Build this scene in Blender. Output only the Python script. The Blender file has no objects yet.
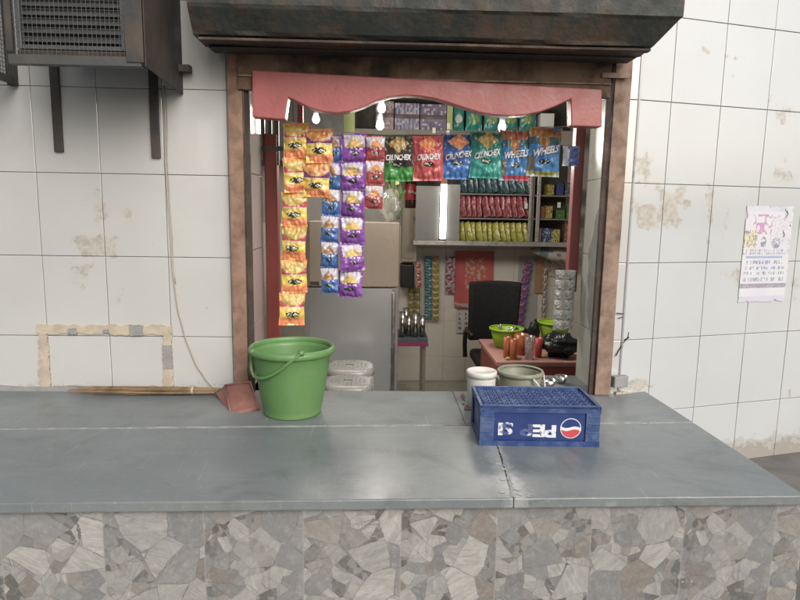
import bpy, math, random
from math import sin, cos, pi, sqrt, radians
from mathutils import Vector, Matrix, noise
random.seed(7)
scene = bpy.context.scene
col = scene.collection
H = 1.6                      # camera height over the shop floor
F, PITCH, ROLL, YAW = 614.83, .14834, .016243, .036991
WALL_Y, CORNER_X, WALL_A = 2.5178, 1.0355, .2604      # the facade turns 15 degrees back at the corner
TW, TH, GX, GZ = .25, .3274, -1.3473, .4435           # wall tile size and one grid node

# ---------- points of the place measured from the photograph ----------
def ray(u, v):
    a, b = u-400, v-300; c, s = cos(ROLL), sin(ROLL)
    uu, vv = c*a+s*b, -s*a+c*b
    x, y, z = uu/F, 1.0, -vv/F
    c, s = cos(PITCH), sin(PITCH); y, z = y*c+z*s, -y*s+z*c
    c, s = cos(YAW), sin(YAW)
    return Vector((x*c+y*s, -x*s+y*c, z))
def pY(u, v, Y):
    d = ray(u, v); d = d*(Y/d.y); d.z += H; return d
def pZ(u, v, Z):
    d = ray(u, v); d = d*((Z-H)/d.z); d.z += H; return d
def pR(u, v):                # (along, height) on the right wall
    d = ray(u, v); n = Vector((-sin(WALL_A), cos(WALL_A), 0))
    d = d*(n.dot(Vector((CORNER_X, WALL_Y, 0)))/n.dot(d))
    return (d.x-CORNER_X)*cos(WALL_A)+(d.y-WALL_Y)*sin(WALL_A), d.z+H

# ---------- materials ----------
MATS = {}
def newmat(name):
    m = bpy.data.materials.new(name); m.use_nodes = True
    nt = m.node_tree; b = nt.nodes['Principled BSDF']
    MATS[name] = m
    return m, nt, b
def N(nt, t, **k):
    n = nt.nodes.new(t)
    for a, v in k.items():
        if a in n.inputs: n.inputs[a].default_value = v
        else: setattr(n, a, v)
    return n
def ramp(nt, fac, stops):
    r = nt.nodes.new('ShaderNodeValToRGB'); e = r.color_ramp.elements
    while len(e) < len(stops): e.new(.5)
    for i, (p, c) in enumerate(stops):
        e[i].position = p; e[i].color = (c, c, c, 1) if not isinstance(c, tuple) else (*c, 1)
    nt.links.new(fac, r.inputs[0]); return r.outputs[0]
def mixc(nt, fac, a, b, mode='MIX'):
    n = nt.nodes.new('ShaderNodeMix'); n.data_type = 'RGBA'; n.blend_type = mode
    for sock, v in ((n.inputs[0], fac), (n.inputs[6], a), (n.inputs[7], b)):
        if isinstance(v, (int, float)): sock.default_value = v
        elif isinstance(v, tuple): sock.default_value = (*v, 1)
        else: nt.links.new(v, sock)
    return n.outputs[2]
def math_n(nt, op, a, b=0.0, c=None):
    n = nt.nodes.new('ShaderNodeMath'); n.operation = op
    for i, v in enumerate((a, b) if c is None else (a, b, c)):
        if isinstance(v, (int, float)): n.inputs[i].default_value = v
        else: nt.links.new(v, n.inputs[i])
    return n.outputs[0]
def objco(nt): return nt.nodes.new('ShaderNodeTexCoord').outputs['Object']
def nz(nt, vec, scale, detail=4, rough=.55, dist=0.0):
    n = N(nt, 'ShaderNodeTexNoise', Scale=scale, Detail=detail, Roughness=rough, Distortion=dist)
    nt.links.new(vec, n.inputs['Vector']); return n.outputs['Fac']
def bump(nt, b, h, strength, dist=.01):
    n = N(nt, 'ShaderNodeBump', Strength=strength, Distance=dist)
    nt.links.new(h, n.inputs['Height']); nt.links.new(n.outputs[0], b.inputs['Normal'])
def pm(name, base, rough=.6, metal=0, dirt=None, amt=.5, scale=6, bmp=.15, bscale=60, spec=.5, rvar=.15, alpha=None, trans=0, lo=.42, hi=.68, scr=0, scrc=(.5, .5, .48)):
    """a worn surface: base colour, blotches of a second colour, uneven gloss and fine relief"""
    m, nt, b = newmat(name); co = objco(nt)
    dirt = dirt or tuple(c*.6 for c in base)
    f = ramp(nt, nz(nt, co, scale, 6, .6, .3), [(lo, 0.0), (hi, amt)])
    c = mixc(nt, f, base, dirt)
    c = mixc(nt, ramp(nt, nz(nt, co, scale*9, 3), [(.3, 0.0), (.8, .3)]), c, tuple(x*.75 for x in base))
    if scr:
        mp = N(nt, 'ShaderNodeMapping'); mp.inputs['Scale'].default_value = (3, 3, .6); mp.inputs['Rotation'].default_value = (.3, .2, .4); nt.links.new(co, mp.inputs['Vector'])
        c = mixc(nt, ramp(nt, nz(nt, mp.outputs[0], 26, 8, .75, 1.5), [(.60, 0.0), (.70, scr)]), c, scrc)
    nt.links.new(c, b.inputs['Base Color'])
    r = ramp(nt, nz(nt, co, scale*2.3, 4), [(.3, max(0, rough-rvar)), (.7, min(1, rough+rvar))])
    nt.links.new(r, b.inputs['Roughness'])
    b.inputs['Metallic'].default_value = metal
    b.inputs['Specular IOR Level'].default_value = spec
    if trans: b.inputs['Transmission Weight'].default_value = trans
    if alpha is not None: b.inputs['Alpha'].default_value = alpha
    if bmp: bump(nt, b, nz(nt, co, bscale, 3), bmp, .004)
    return m
def vmat(name, rough=.3, bmp=.0, spec=.5, metal=0, bscale=60):
    """colours of a printed surface come with the mesh"""
    m, nt, b = newmat(name)
    a = N(nt, 'ShaderNodeAttribute', attribute_name='Col')
    hs = N(nt, 'ShaderNodeHueSaturation', Saturation=.86 if name == 'foil' else .84, Value=1.0 if name == 'foil' else .92); nt.links.new(a.outputs['Color'], hs.inputs['Color'])
    nt.links.new(hs.outputs[0], b.inputs['Base Color'])
    b.inputs['Roughness'].default_value = rough; b.inputs['Specular IOR Level'].default_value = spec
    b.inputs['Metallic'].default_value = metal
    if bmp: bump(nt, b, nz(nt, objco(nt), bscale, 3), bmp, .004)
    return m
def tile_mat(name, base, stains, rough=.09, grime=None, dirt=.12, spec=.5):
    """glazed wall tile with peeled-paper stains round given spots (x, z, rx, rz, strength)"""
    m, nt, b = newmat(name); co = objco(nt)
    c = mixc(nt, ramp(nt, nz(nt, co, 1.6, 4), [(.3, 0.0), (.75, 1.0)]), base, tuple(x*.9 for x in base))
    fine = nz(nt, co, 38, 8, .7, .4); mid = nz(nt, co, 14, 6, .65, .6)
    nn = math_n(nt, 'ADD', math_n(nt, 'MULTIPLY', fine, .5), math_n(nt, 'MULTIPLY', mid, .5))
    wn = N(nt, 'ShaderNodeTexNoise', Scale=9, Detail=3); nt.links.new(co, wn.inputs['Vector'])
    wa = N(nt, 'ShaderNodeVectorMath', operation='MULTIPLY_ADD'); nt.links.new(wn.outputs['Color'], wa.inputs[0]); wa.inputs[1].default_value = (.24, 0, .20); nt.links.new(co, wa.inputs[2])
    ws = N(nt, 'ShaderNodeVectorMath', operation='SUBTRACT'); nt.links.new(wa.outputs[0], ws.inputs[0]); ws.inputs[1].default_value = (.12, 0, .10)
    mask = None
    for (x, z, rx, rz, s) in stains:
        v = N(nt, 'ShaderNodeVectorMath', operation='SUBTRACT'); nt.links.new(ws.outputs[0], v.inputs[0]); v.inputs[1].default_value = (x, 0, z)
        w = N(nt, 'ShaderNodeVectorMath', operation='MULTIPLY'); nt.links.new(v.outputs[0], w.inputs[0]); w.inputs[1].default_value = (1/rx, 0, 1/rz)
        l = N(nt, 'ShaderNodeVectorMath', operation='LENGTH'); nt.links.new(w.outputs[0], l.inputs[0])
        k = math_n(nt, 'MULTIPLY', math_n(nt, 'SUBTRACT', 1.0, l.outputs['Value']), s*.88)
        mask = k if mask is None else math_n(nt, 'MAXIMUM', mask, k)
    rmask = None
    if mask is not None:
        mask = math_n(nt, 'MAXIMUM', mask, 0.0)
        t = math_n(nt, 'ADD', nn, math_n(nt, 'MULTIPLY', mask, .45))
        on = math_n(nt, 'MULTIPLY', ramp(nt, t, [(.645, 0.0), (.685, .88)]), ramp(nt, mask, [(.02, 0.0), (.1, 1.0)]))
        tan = mixc(nt, ramp(nt, fine, [(.4, 0.0), (.65, 1.0)]), (.42, .395, .34), (.27, .26, .235))
        c = mixc(nt, on, c, tan); rmask = on
    # faint smears and a dirty band over the ground
    sm = ramp(nt, nz(nt, co, 5, 8, .7, 1.0), [(.5, 0.0), (.75, dirt)])
    c = mixc(nt, sm, c, (.42, .37, .29))
    if grime is not None:
        s = N(nt, 'ShaderNodeSeparateXYZ'); nt.links.new(co, s.inputs[0])
        g = math_n(nt, 'ADD', math_n(nt, 'MULTIPLY', math_n(nt, 'SUBTRACT', grime, s.outputs['Z']), 9.0), math_n(nt, 'MULTIPLY', math_n(nt, 'SUBTRACT', nn, .5), 3.2))
        g = ramp(nt, g, [(.0, 0.0), (.5, .85)])
        c = mixc(nt, g, c, (.24, .215, .18))
        rmask = g if rmask is None else math_n(nt, 'MAXIMUM', rmask, g)
    nt.links.new(c, b.inputs['Base Color'])
    r = ramp(nt, nz(nt, co, 4, 5, .6), [(.3, rough), (.8, rough+.10)])
    if rmask is not None: r = math_n(nt, 'MAXIMUM', r, math_n(nt, 'MULTIPLY', rmask, .75))
    nt.links.new(r, b.inputs['Roughness'])
    b.inputs['Specular IOR Level'].default_value = spec
    if rough < .15:
        b.inputs['Coat Weight'].default_value = .8; b.inputs['Coat IOR'].default_value = 1.75; b.inputs['Coat Roughness'].default_value = .05
    bump(nt, b, nz(nt, co, 3.2, 2), .05, .01)
    return m

# ---------- mesh builder ----------
class MB:
    def __init__(s): s.v = []; s.f = []; s.c = []; s.mi = []; s.smooth = []; s.hascol = False
    def add(s, vs, fs, color=None, mi=0, smooth=False, M=None):
        o = len(s.v)
        for p in vs:
            p = Vector(p); s.v.append(M @ p if M else p)
        for k, f in enumerate(fs):
            s.f.append([o+i for i in f]); s.mi.append(mi); s.smooth.append(smooth)
            c = color[k] if isinstance(color, list) else color
            s.c.append(c)
            if c is not None: s.hascol = True
        return s
    def box(s, a, b, color=None, mi=0, M=None):
        x0, y0, z0 = a; x1, y1, z1 = b
        v = [(x0,y0,z0),(x1,y0,z0),(x1,y1,z0),(x0,y1,z0),(x0,y0,z1),(x1,y0,z1),(x1,y1,z1),(x0,y1,z1)]
        return s.add(v, [(0,3,2,1),(4,5,6,7),(0,1,5,4),(1,2,6,5),(2,3,7,6),(3,0,4,7)], color, mi, M=M)
    def cbox(s, c, d, **k):
        return s.box([c[i]-d[i]/2 for i in range(3)], [c[i]+d[i]/2 for i in range(3)], **k)
    def lathe(s, prof, c=(0,0,0), n=32, color=None, mi=0, M=None, sx=1, sy=1, closed=False):
        vs = []; fs = []; k = len(prof)
        for i in range(n):
            a = 2*pi*i/n
            for r, z in prof: vs.append((c[0]+r*cos(a)*sx, c[1]+r*sin(a)*sy, c[2]+z))
        for i in range(n):
            j = (i+1) % n
            for q in range(k-1): fs.append((i*k+q, j*k+q, j*k+q+1, i*k+q+1))
        return s.add(vs, fs, color, mi, True, M)
    def tube(s, pts, r, n=8, color=None, mi=0, M=None, cap=True):
        pts = [Vector(p) for p in pts]; vs = []; fs = []; m = len(pts)
        up = Vector((.123, .456, .88)).normalized()
        for i, p in enumerate(pts):
            t = (pts[min(i+1, m-1)]-pts[max(i-1, 0)]).normalized()
            a = t.cross(up); a = a.normalized() if a.length > 1e-4 else t.orthogonal().normalized()
            b = t.cross(a); rr = r[i] if isinstance(r, (list, tuple)) else r
            for k in range(n): vs.append(p+a*(rr*cos(2*pi*k/n))+b*(rr*sin(2*pi*k/n)))
        for i in range(m-1):
            for k in range(n): fs.append((i*n+k, i*n+(k+1) % n, (i+1)*n+(k+1) % n, (i+1)*n+k))
        if cap: fs.append(tuple(range(n-1, -1, -1))); fs.append(tuple(range((m-1)*n, m*n)))
        return s.add(vs, fs, color, mi, n > 5, M)
    def prism(s, poly, y0, y1, color=None, mi=0, axis='y', M=None):
        """polygon in (x,z) pushed along y, or in (y,z) pushed along x"""
        n = len(poly)
        P = (lambda a, b, t: (a, t, b)) if axis == 'y' else ((lambda a, b, t: (t, a, b)) if axis == 'x' else (lambda a, b, t: (a, b, t)))
        vs = [P(a, b, y0) for a, b in poly]+[P(a, b, y1) for a, b in poly]
        fs = [tuple(range(n)), tuple(range(2*n-1, n-1, -1))]+[(i, i+n, (i+1) % n+n, (i+1) % n) for i in range(n)]
        return s.add(vs, fs, color, mi, M=M)
    def grid(s, fn, nu, nv, cf=None, mi=0, smooth=True, M=None, keep=None):
        vs = [fn(i/nu, j/nv) for j in range(nv+1) for i in range(nu+1)]; fs = []; cs = []
        for j in range(nv):
            for i in range(nu):
                u, v = (i+.5)/nu, (j+.5)/nv
                if keep and not keep(u, v): continue
                fs.append((j*(nu+1)+i, j*(nu+1)+i+1, (j+1)*(nu+1)+i+1, (j+1)*(nu+1)+i))
                cs.append(cf(u, v) if cf else None)
        return s.add(vs, fs, cs, mi, smooth, M)
    def mesh(s, name, mats):
        me = bpy.data.meshes.new(name); me.from_pydata([tuple(v) for v in s.v], [], s.f)
        for m in (mats if isinstance(mats, (list, tuple)) else [mats]):
            me.materials.append(MATS[m] if isinstance(m, str) else m)
        me.polygons.foreach_set('material_index', s.mi); me.polygons.foreach_set('use_smooth', s.smooth)
        if s.hascol:
            ca = me.color_attributes.new('Col', 'FLOAT_COLOR', 'CORNER'); buf = []
            for f, c in zip(s.f, s.c):
                c = c or (.5, .5, .5); buf += [c[0], c[1], c[2], 1.0]*len(f)
            ca.data.foreach_set('color', buf)
        me.validate(); me.update()
        return me
    def build(s, name, mats, parent=None, local=False, bevel=0, solid=0, seg=2, weld=True):
        """ONE mesh object; world coordinates unless local; a top-level mesh gets its origin at its base"""
        if not local:
            if parent is None:
                lo = [min(v[i] for v in s.v) for i in range(3)]; hi = [max(v[i] for v in s.v) for i in range(3)]
                o = Vector(((lo[0]+hi[0])/2, (lo[1]+hi[1])/2, lo[2]))
            else:
                o = Vector((0, 0, 0)); q = parent
                while q: o += q.location; q = q.parent
            s.v = [Vector(v)-o for v in s.v]
        ob = bpy.data.objects.new(name, s.mesh(name, mats)); col.objects.link(ob)
        if parent: ob.parent = parent
        elif not local: ob.location = o
        if solid:
            m = ob.modifiers.new('Solidify', 'SOLIDIFY'); m.thickness = solid; m.offset = 0
        if bevel:
            m = ob.modifiers.new('Bevel', 'BEVEL'); m.width = bevel; m.segments = seg; m.limit_method = 'ANGLE'; m.angle_limit = radians(35)
        return ob
def tag(o, label=None, cat=None, group=None, kind=None):
    for k, v in (('label', label), ('category', cat), ('group', group), ('kind', kind)):
        if v: o[k] = v
    return o
def thing(name, label, cat, loc=(0, 0, 0), group=None, rot=None):
    o = bpy.data.objects.new(name, None); o.empty_display_size = .05; o.location = loc
    if rot: o.rotation_euler = rot
    col.objects.link(o); return tag(o, label, cat, group)
def link_mesh(name, me, parent=None, loc=(0, 0, 0), rot=None):
    o = bpy.data.objects.new(name, me); o.location = loc
    if rot: o.rotation_euler = rot
    col.objects.link(o)
    if parent: o.parent = parent
    return o
def text_mesh(body, size, bold=.0, shear=0.0):
    cu = bpy.data.curves.new('lettering', 'FONT'); cu.body = body; cu.size = size; cu.align_x = 'CENTER'; cu.align_y = 'CENTER'
    cu.offset = bold; cu.shear = shear; cu.resolution_u = 3
    ob = bpy.data.objects.new('lettering', cu); col.objects.link(ob)
    dg = bpy.context.evaluated_depsgraph_get(); me = ob.evaluated_get(dg).to_mesh()
    vs = [v.co.copy() for v in me.vertices]; fs = [tuple(p.vertices) for p in me.polygons]
    bpy.data.objects.remove(ob); bpy.data.curves.remove(cu)
    return vs, fs
def rnd(a, b): return random.uniform(a, b)
def fn3(x, y=0., z=0.): return noise.noise(Vector((x, y, z)))
def sm(a, b, x):
    t = min(1, max(0, (x-a)/(b-a))); return t*t*(3-2*t)
def lerp(a, b, t): return tuple(x+(y-x)*t for x, y in zip(a, b))

# ---------- palette ----------
lw = lambda u, v: (pY(u, v, WALL_Y).x, pY(u, v, WALL_Y).z)
LS = [(*lw(100, 243), .13, .05, 1.1), (*lw(96, 212), .08, .07, .62), (*lw(85, 272), .12, .10, .62), (*lw(76, 290), .07, .05, .55), (*lw(128, 212), .05, .05, .7), (*lw(150, 240), .06, .06, .4), (*lw(70, 384), .16, .03, .55), (*lw(222, 300), .05, .10, .35), (*lw(120, 300), .2, .06, .3)]
RS = [(*pR(643, 217), .11, .065, 1.4), (*pR(670, 203), .12, .12, 1.25), (*pR(640, 168), .09, .09, .62), (*pR(708, 205), .03, .2, .8), (*pR(705, 245), .03, .09, .75), (*pR(735, 275), .16, .09, .55), (*pR(728, 225), .08, .2, .42), (*pR(782, 175), .12, .10, .5), (*pR(704, 52), .05, .03, .8), (*pR(730, 58), .12, .03, .45), (*pR(735, 80), .03, .10, .35), (*pR(772, 98), .05, .05, .5), (*pR(785, 118), .08, .06, .5), (*pR(630, 388), .16, .04, .95), (*pR(619, 340), .03, .07, .7), (*pR(789, 392), .04, .03, .6), (*pR(795, 285), .10, .12, .5)]
tile_mat('glazed_tile', (.50, .508, .50), LS, grime=.85, spec=.9)
tile_mat('glazed_tile_right', (.50, .525, .535), RS, grime=.56, spec=.9)
tile_mat('reveal_tile', (.50, .51, .455), [], rough=.25, dirt=.35)
tile_mat('shop_tile', (.74, .70, .64), [], rough=.2, dirt=.3)
pm('grout', (.16, .155, .148), .9, scale=12)
pm('plaster', (.42, .39, .33), .9, scale=4, bmp=.4, bscale=25)
pm('mortar', (.46, .40, .31), .95, dirt=(.30, .265, .22), scale=14, amt=.8, bmp=.7, bscale=50)
pm('grey_mortar', (.27, .27, .265), .95, scale=14, bmp=.6)
pm('rusty_iron', (.29, .205, .16), .75, metal=.0, dirt=(.10, .065, .048), amt=.9, scale=13, lo=.40, hi=.68, scr=.6, scrc=(.36, .30, .25), bmp=.5, bscale=70, spec=.3)
pm('rusty_iron_red', (.28, .175, .13), .75, dirt=(.11, .075, .055), amt=.9, scale=13, lo=.40, hi=.68, scr=.6, scrc=(.38, .28, .22), bmp=.5, bscale=70, spec=.3)
pm('dark_rust', (.055, .042, .034), .8, dirt=(.16, .11, .075), amt=.8, scale=7, bmp=.5, spec=.3, lo=.5)
pm('sooty_rust', (.20, .135, .095), .8, dirt=(.03, .024, .02), amt=.95, scale=4.5, bmp=.6, spec=.25, lo=.44, hi=.6)
pm('shutter_sheet', (.032, .038, .036), .6, dirt=(.078, .054, .037), amt=.95, scale=5.5, bmp=.9, bscale=38, spec=.3, lo=.45, hi=.62, scr=.5, scrc=(.13, .11, .085))
pm('pink_paint', (.34, .098, .094), .42, dirt=(.27, .085, .08), amt=.8, scale=5, bmp=.2, scr=.4, scrc=(.45, .22, .21))
pm('red_paint', (.20, .035, .03), .5, dirt=(.10, .02, .02), scale=5)
pm('cage_iron', (.038, .040, .041), .6, metal=.2, dirt=(.13, .085, .06), amt=.6, scale=6, bmp=.3)
pm('cage_sheet', (.030, .028, .026), .7, dirt=(.075, .055, .04), amt=.7, scale=4, bmp=.3)
pm('cage_rail', (.058, .063, .064), .6, metal=.1, dirt=(.10, .085, .07), amt=.6, scale=9, bmp=.3)
pm('galvanised', (.115, .125, .132), .5, metal=.3, scale=8)
pm('cage_wire', (.10, .102, .10), .55, metal=.2, scale=30, bmp=0)
pm('unit_grey', (.062, .068, .071), .5, dirt=(.08, .075, .07), scale=6)
pm('unit_dark', (.055, .058, .06), .6, scale=6)
pm('cable', (.42, .37, .30), .7, bmp=0)
pm('stick', (.27, .19, .11), .8, dirt=(.13, .085, .05), amt=.9, scale=20, bmp=.3)
pm('dustpan_plastic', (.20, .078, .06), .6, dirt=(.30, .16, .13), amt=.7, scale=9, bmp=.2)
pm('green_plastic', (.105, .225, .075), .45, dirt=(.14, .235, .10), amt=.7, scale=6, bmp=.06, scr=.35, scrc=(.24, .34, .19))
pm('grey_plastic', (.205, .215, .155), .5, dirt=(.27, .27, .22), scale=8, bmp=.1)
pm('white_plastic', (.62, .61, .58), .45, dirt=(.42, .34, .28), amt=.6, scale=9)
pm('stool_plastic', (.22, .22, .215), .3, dirt=(.20, .19, .175), scale=8)
pm('crate_blue', (.009, .029, .135), .42, dirt=(.020, .048, .17), amt=.8, scale=9, bmp=.1, scr=.3, scrc=(.08, .12, .26))
pm('crate_scuffed', (.013, .042, .155), .6, dirt=(.10, .15, .29), amt=.7, scale=20, bmp=.2, lo=.46, hi=.7, scr=.5, scrc=(.20, .25, .36))
pm('crate_edge', (.024, .056, .165), .6, dirt=(.11, .15, .26), amt=.8, scale=24, bmp=.2)
pm('print_red', (.50, .05, .065), .5, dirt=(.45, .10, .12), scale=20)
pm('print_blue', (.012, .035, .17), .5, scale=20)
pm('print_white', (.66, .68, .72), .5, dirt=(.03, .06, .22), amt=1, scale=45, bmp=0, lo=.56, hi=.60)
pm('print_worn', (.60, .62, .68), .5, dirt=(.010, .034, .175), amt=1, scale=48, bmp=0, lo=.41, hi=.44)
pm('ink_white', (.75, .75, .73), .4, bmp=0)
pm('ink_dark', (.02, .02, .02), .5, bmp=0)
pm('steel', (.40, .405, .41), .24, metal=.55, dirt=(.35, .35, .35), amt=.3, scale=1.2, bmp=0, rvar=.05)
pm('steel_bright', (.62, .61, .60), .22, metal=1, scale=8, bmp=0, rvar=.08)
pm('fridge_cream', (.27, .232, .19), .4, dirt=(.30, .255, .20), scale=3, bmp=.02)
pm('fridge_dark', (.05, .048, .045), .5)
pm('aluminium', (.50, .49, .46), .35, metal=.6, scale=12, bmp=0)
pm('white_paint', (.78, .78, .76), .4, dirt=(.6, .58, .54), scale=10)
pm('shelf_board', (.20, .185, .16), .5, scale=8)
pm('cabinet_back', (.085, .075, .062), .6, scale=5)
pm('black_fabric', (.018, .018, .02), .85, scale=20, bmp=.3, bscale=200)
pm('black_plastic', (.016, .016, .017), .4, scale=8)
pm('black_polythene', (.016, .02, .024), .3, scale=8, bmp=.5, bscale=30)
pm('table_red', (.36, .085, .075), .5, dirt=(.26, .06, .055), scale=6)
pm('table_pink', (.47, .25, .22), .4, dirt=(.38, .17, .15), scale=6)
pm('lime_plastic', (.30, .50, .03), .4, scale=9)
pm('orange_plastic', (.60, .17, .07), .25, scale=9, trans=.35, bmp=0)
pm('red_plastic', (.45, .06, .05), .35, scale=9)
pm('tray_blue', (.10, .125, .15), .5, scale=9)
pm('magenta', (.40, .04, .16), .5)
pm('carton', (.36, .30, .235), .8, dirt=(.30, .24, .18), scale=8)
pm('cola', (.06, .022, .014), .15, scale=8, bmp=0)
pm('bottle_red', (.42, .035, .03), .4, scale=20)
pm('cardboard', (.40, .25, .13), .8, scale=10)
pm('pillar_green', (.34, .40, .15), .5, dirt=(.45, .46, .25), scale=12)
pm('clear_plastic', (.80, .82, .82), .12, scale=8, bmp=.6, bscale=40, trans=.8, alpha=.55)
pm('frosted_pane', (.25, .25, .24), .45, dirt=(.21, .205, .195), scale=4, bmp=0, alpha=.9)
pm('leaf_green', (.055, .11, .025), .6, scale=14)
pm('floor_tile', (.48, .46, .42), .4, scale=4)
pm('ceiling', (.16, .15, .14), .9)
pm('concrete', (.15, .143, .134), .9, dirt=(.085, .08, .075), amt=.7, scale=5, bmp=.5)
pm('asphalt', (.26, .25, .235), .95, dirt=(.32, .30, .27), scale=2, bmp=.5, bscale=40)
pm('seam', (.34, .345, .34), .85, dirt=(.21, .22, .215), amt=.9, scale=28, bmp=.5, bscale=60, lo=.38, hi=.6)
pm('splash', (.42, .425, .42), .7, scale=30)
pm('grime', (.10, .055, .042), .8, scale=30)
vmat('print', .33); vmat('foil', .27, bmp=.12, spec=.6, bscale=90); vmat('paper', .7); vmat('silver_foil', .3, metal=.25, bmp=.3)
def mk_glow(name, c, s):
    m, nt, b = newmat(name); b.inputs['Emission Color'].default_value = (*c, 1); b.inputs['Emission Strength'].default_value = s
    b.inputs['Base Color'].default_value = (.8, .8, .8, 1)
mk_glow('bulb_glow', (1, .97, .9), 14); mk_glow('glint_glow', (1, .97, .92), 5.0)  # the second glow imitates daylight glinting off the aluminium frame
# dark slate of the counter top: slow tonal drift, dust film, scratches
def slate():
    m, nt, b = newmat('slate'); co = objco(nt)
    c = mixc(nt, ramp(nt, nz(nt, co, 1.1, 5, .6, .6), [(.32, 0.0), (.7, 1.0)]), (.130, .150, .158), (.182, .202, .21))
    mp = N(nt, 'ShaderNodeMapping'); mp.inputs['Scale'].default_value = (1, 5, 1); nt.links.new(co, mp.inputs['Vector'])
    st = ramp(nt, nz(nt, mp.outputs[0], 3.0, 7, .65, .8), [(.45, 0.0), (.8, .4)])
    c = mixc(nt, st, c, (.215, .228, .226))
    sp = ramp(nt, nz(nt, co, 70, 6, .7), [(.58, 0.0), (.68, .55)])
    c = mixc(nt, sp, c, (.26, .27, .27))
    mq = N(nt, 'ShaderNodeMapping'); mq.inputs['Scale'].default_value = (1.2, 4, 1); mq.inputs['Rotation'].default_value = (0, 0, .5); nt.links.new(co, mq.inputs['Vector'])
    c = mixc(nt, ramp(nt, nz(nt, mq.outputs[0], 11, 9, .78, 2.0), [(.58, 0.0), (.68, .5)]), c, (.24, .25, .25))
    c = mixc(nt, ramp(nt, nz(nt, co, 4, 7, .7, 1.0), [(.52, 0.0), (.66, .5)]), c, (.085, .098, .10))
    ms = N(nt, 'ShaderNodeMapping'); ms.inputs['Scale'].default_value = (1, 26, 1); ms.inputs['Rotation'].default_value = (0, 0, .35); nt.links.new(co, ms.inputs['Vector'])
    c = mixc(nt, ramp(nt, nz(nt, ms.outputs[0], 6, 3, .6, .2), [(.66, 0.0), (.70, .5)]), c, (.30, .31, .31))
    mt = N(nt, 'ShaderNodeMapping'); mt.inputs['Scale'].default_value = (22, 1, 1); mt.inputs['Rotation'].default_value = (0, 0, -.5); nt.links.new(co, mt.inputs['Vector'])
    c = mixc(nt, ramp(nt, nz(nt, mt.outputs[0], 5, 3, .6, .2), [(.67, 0.0), (.71, .45)]), c, (.29, .30, .30))
    # cement dust rubbed in along the cross joint before the crate
    sx = N(nt, 'ShaderNodeSeparateXYZ'); nt.links.new(co, sx.inputs[0])
    ax = math_n(nt, 'ABSOLUTE', math_n(nt, 'SUBTRACT', sx.outputs['X'], 1.285))
    near = math_n(nt, 'SUBTRACT', 1.0, math_n(nt, 'DIVIDE', ax, .075))
    near = math_n(nt, 'MULTIPLY', math_n(nt, 'MAXIMUM', near, 0.0), ramp(nt, sx.outputs['Y'], [(.0, 1.0), (.16, .35)]))
    dn = math_n(nt, 'ADD', math_n(nt, 'MULTIPLY', near, .5), math_n(nt, 'MULTIPLY', nz(nt, co, 30, 8, .75, 1.0), .7))
    c = mixc(nt, ramp(nt, dn, [(.56, 0.0), (.78, .75)]), c, (.33, .34, .34))
    nt.links.new(c, b.inputs['Base Color'])
    nt.links.new(ramp(nt, nz(nt, co, 3, 7, .65, .5), [(.3, .28), (.75, .5)]), b.inputs['Roughness'])
    bump(nt, b, nz(nt, co, 9, 6, .6), .06, .01)
slate()
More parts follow.
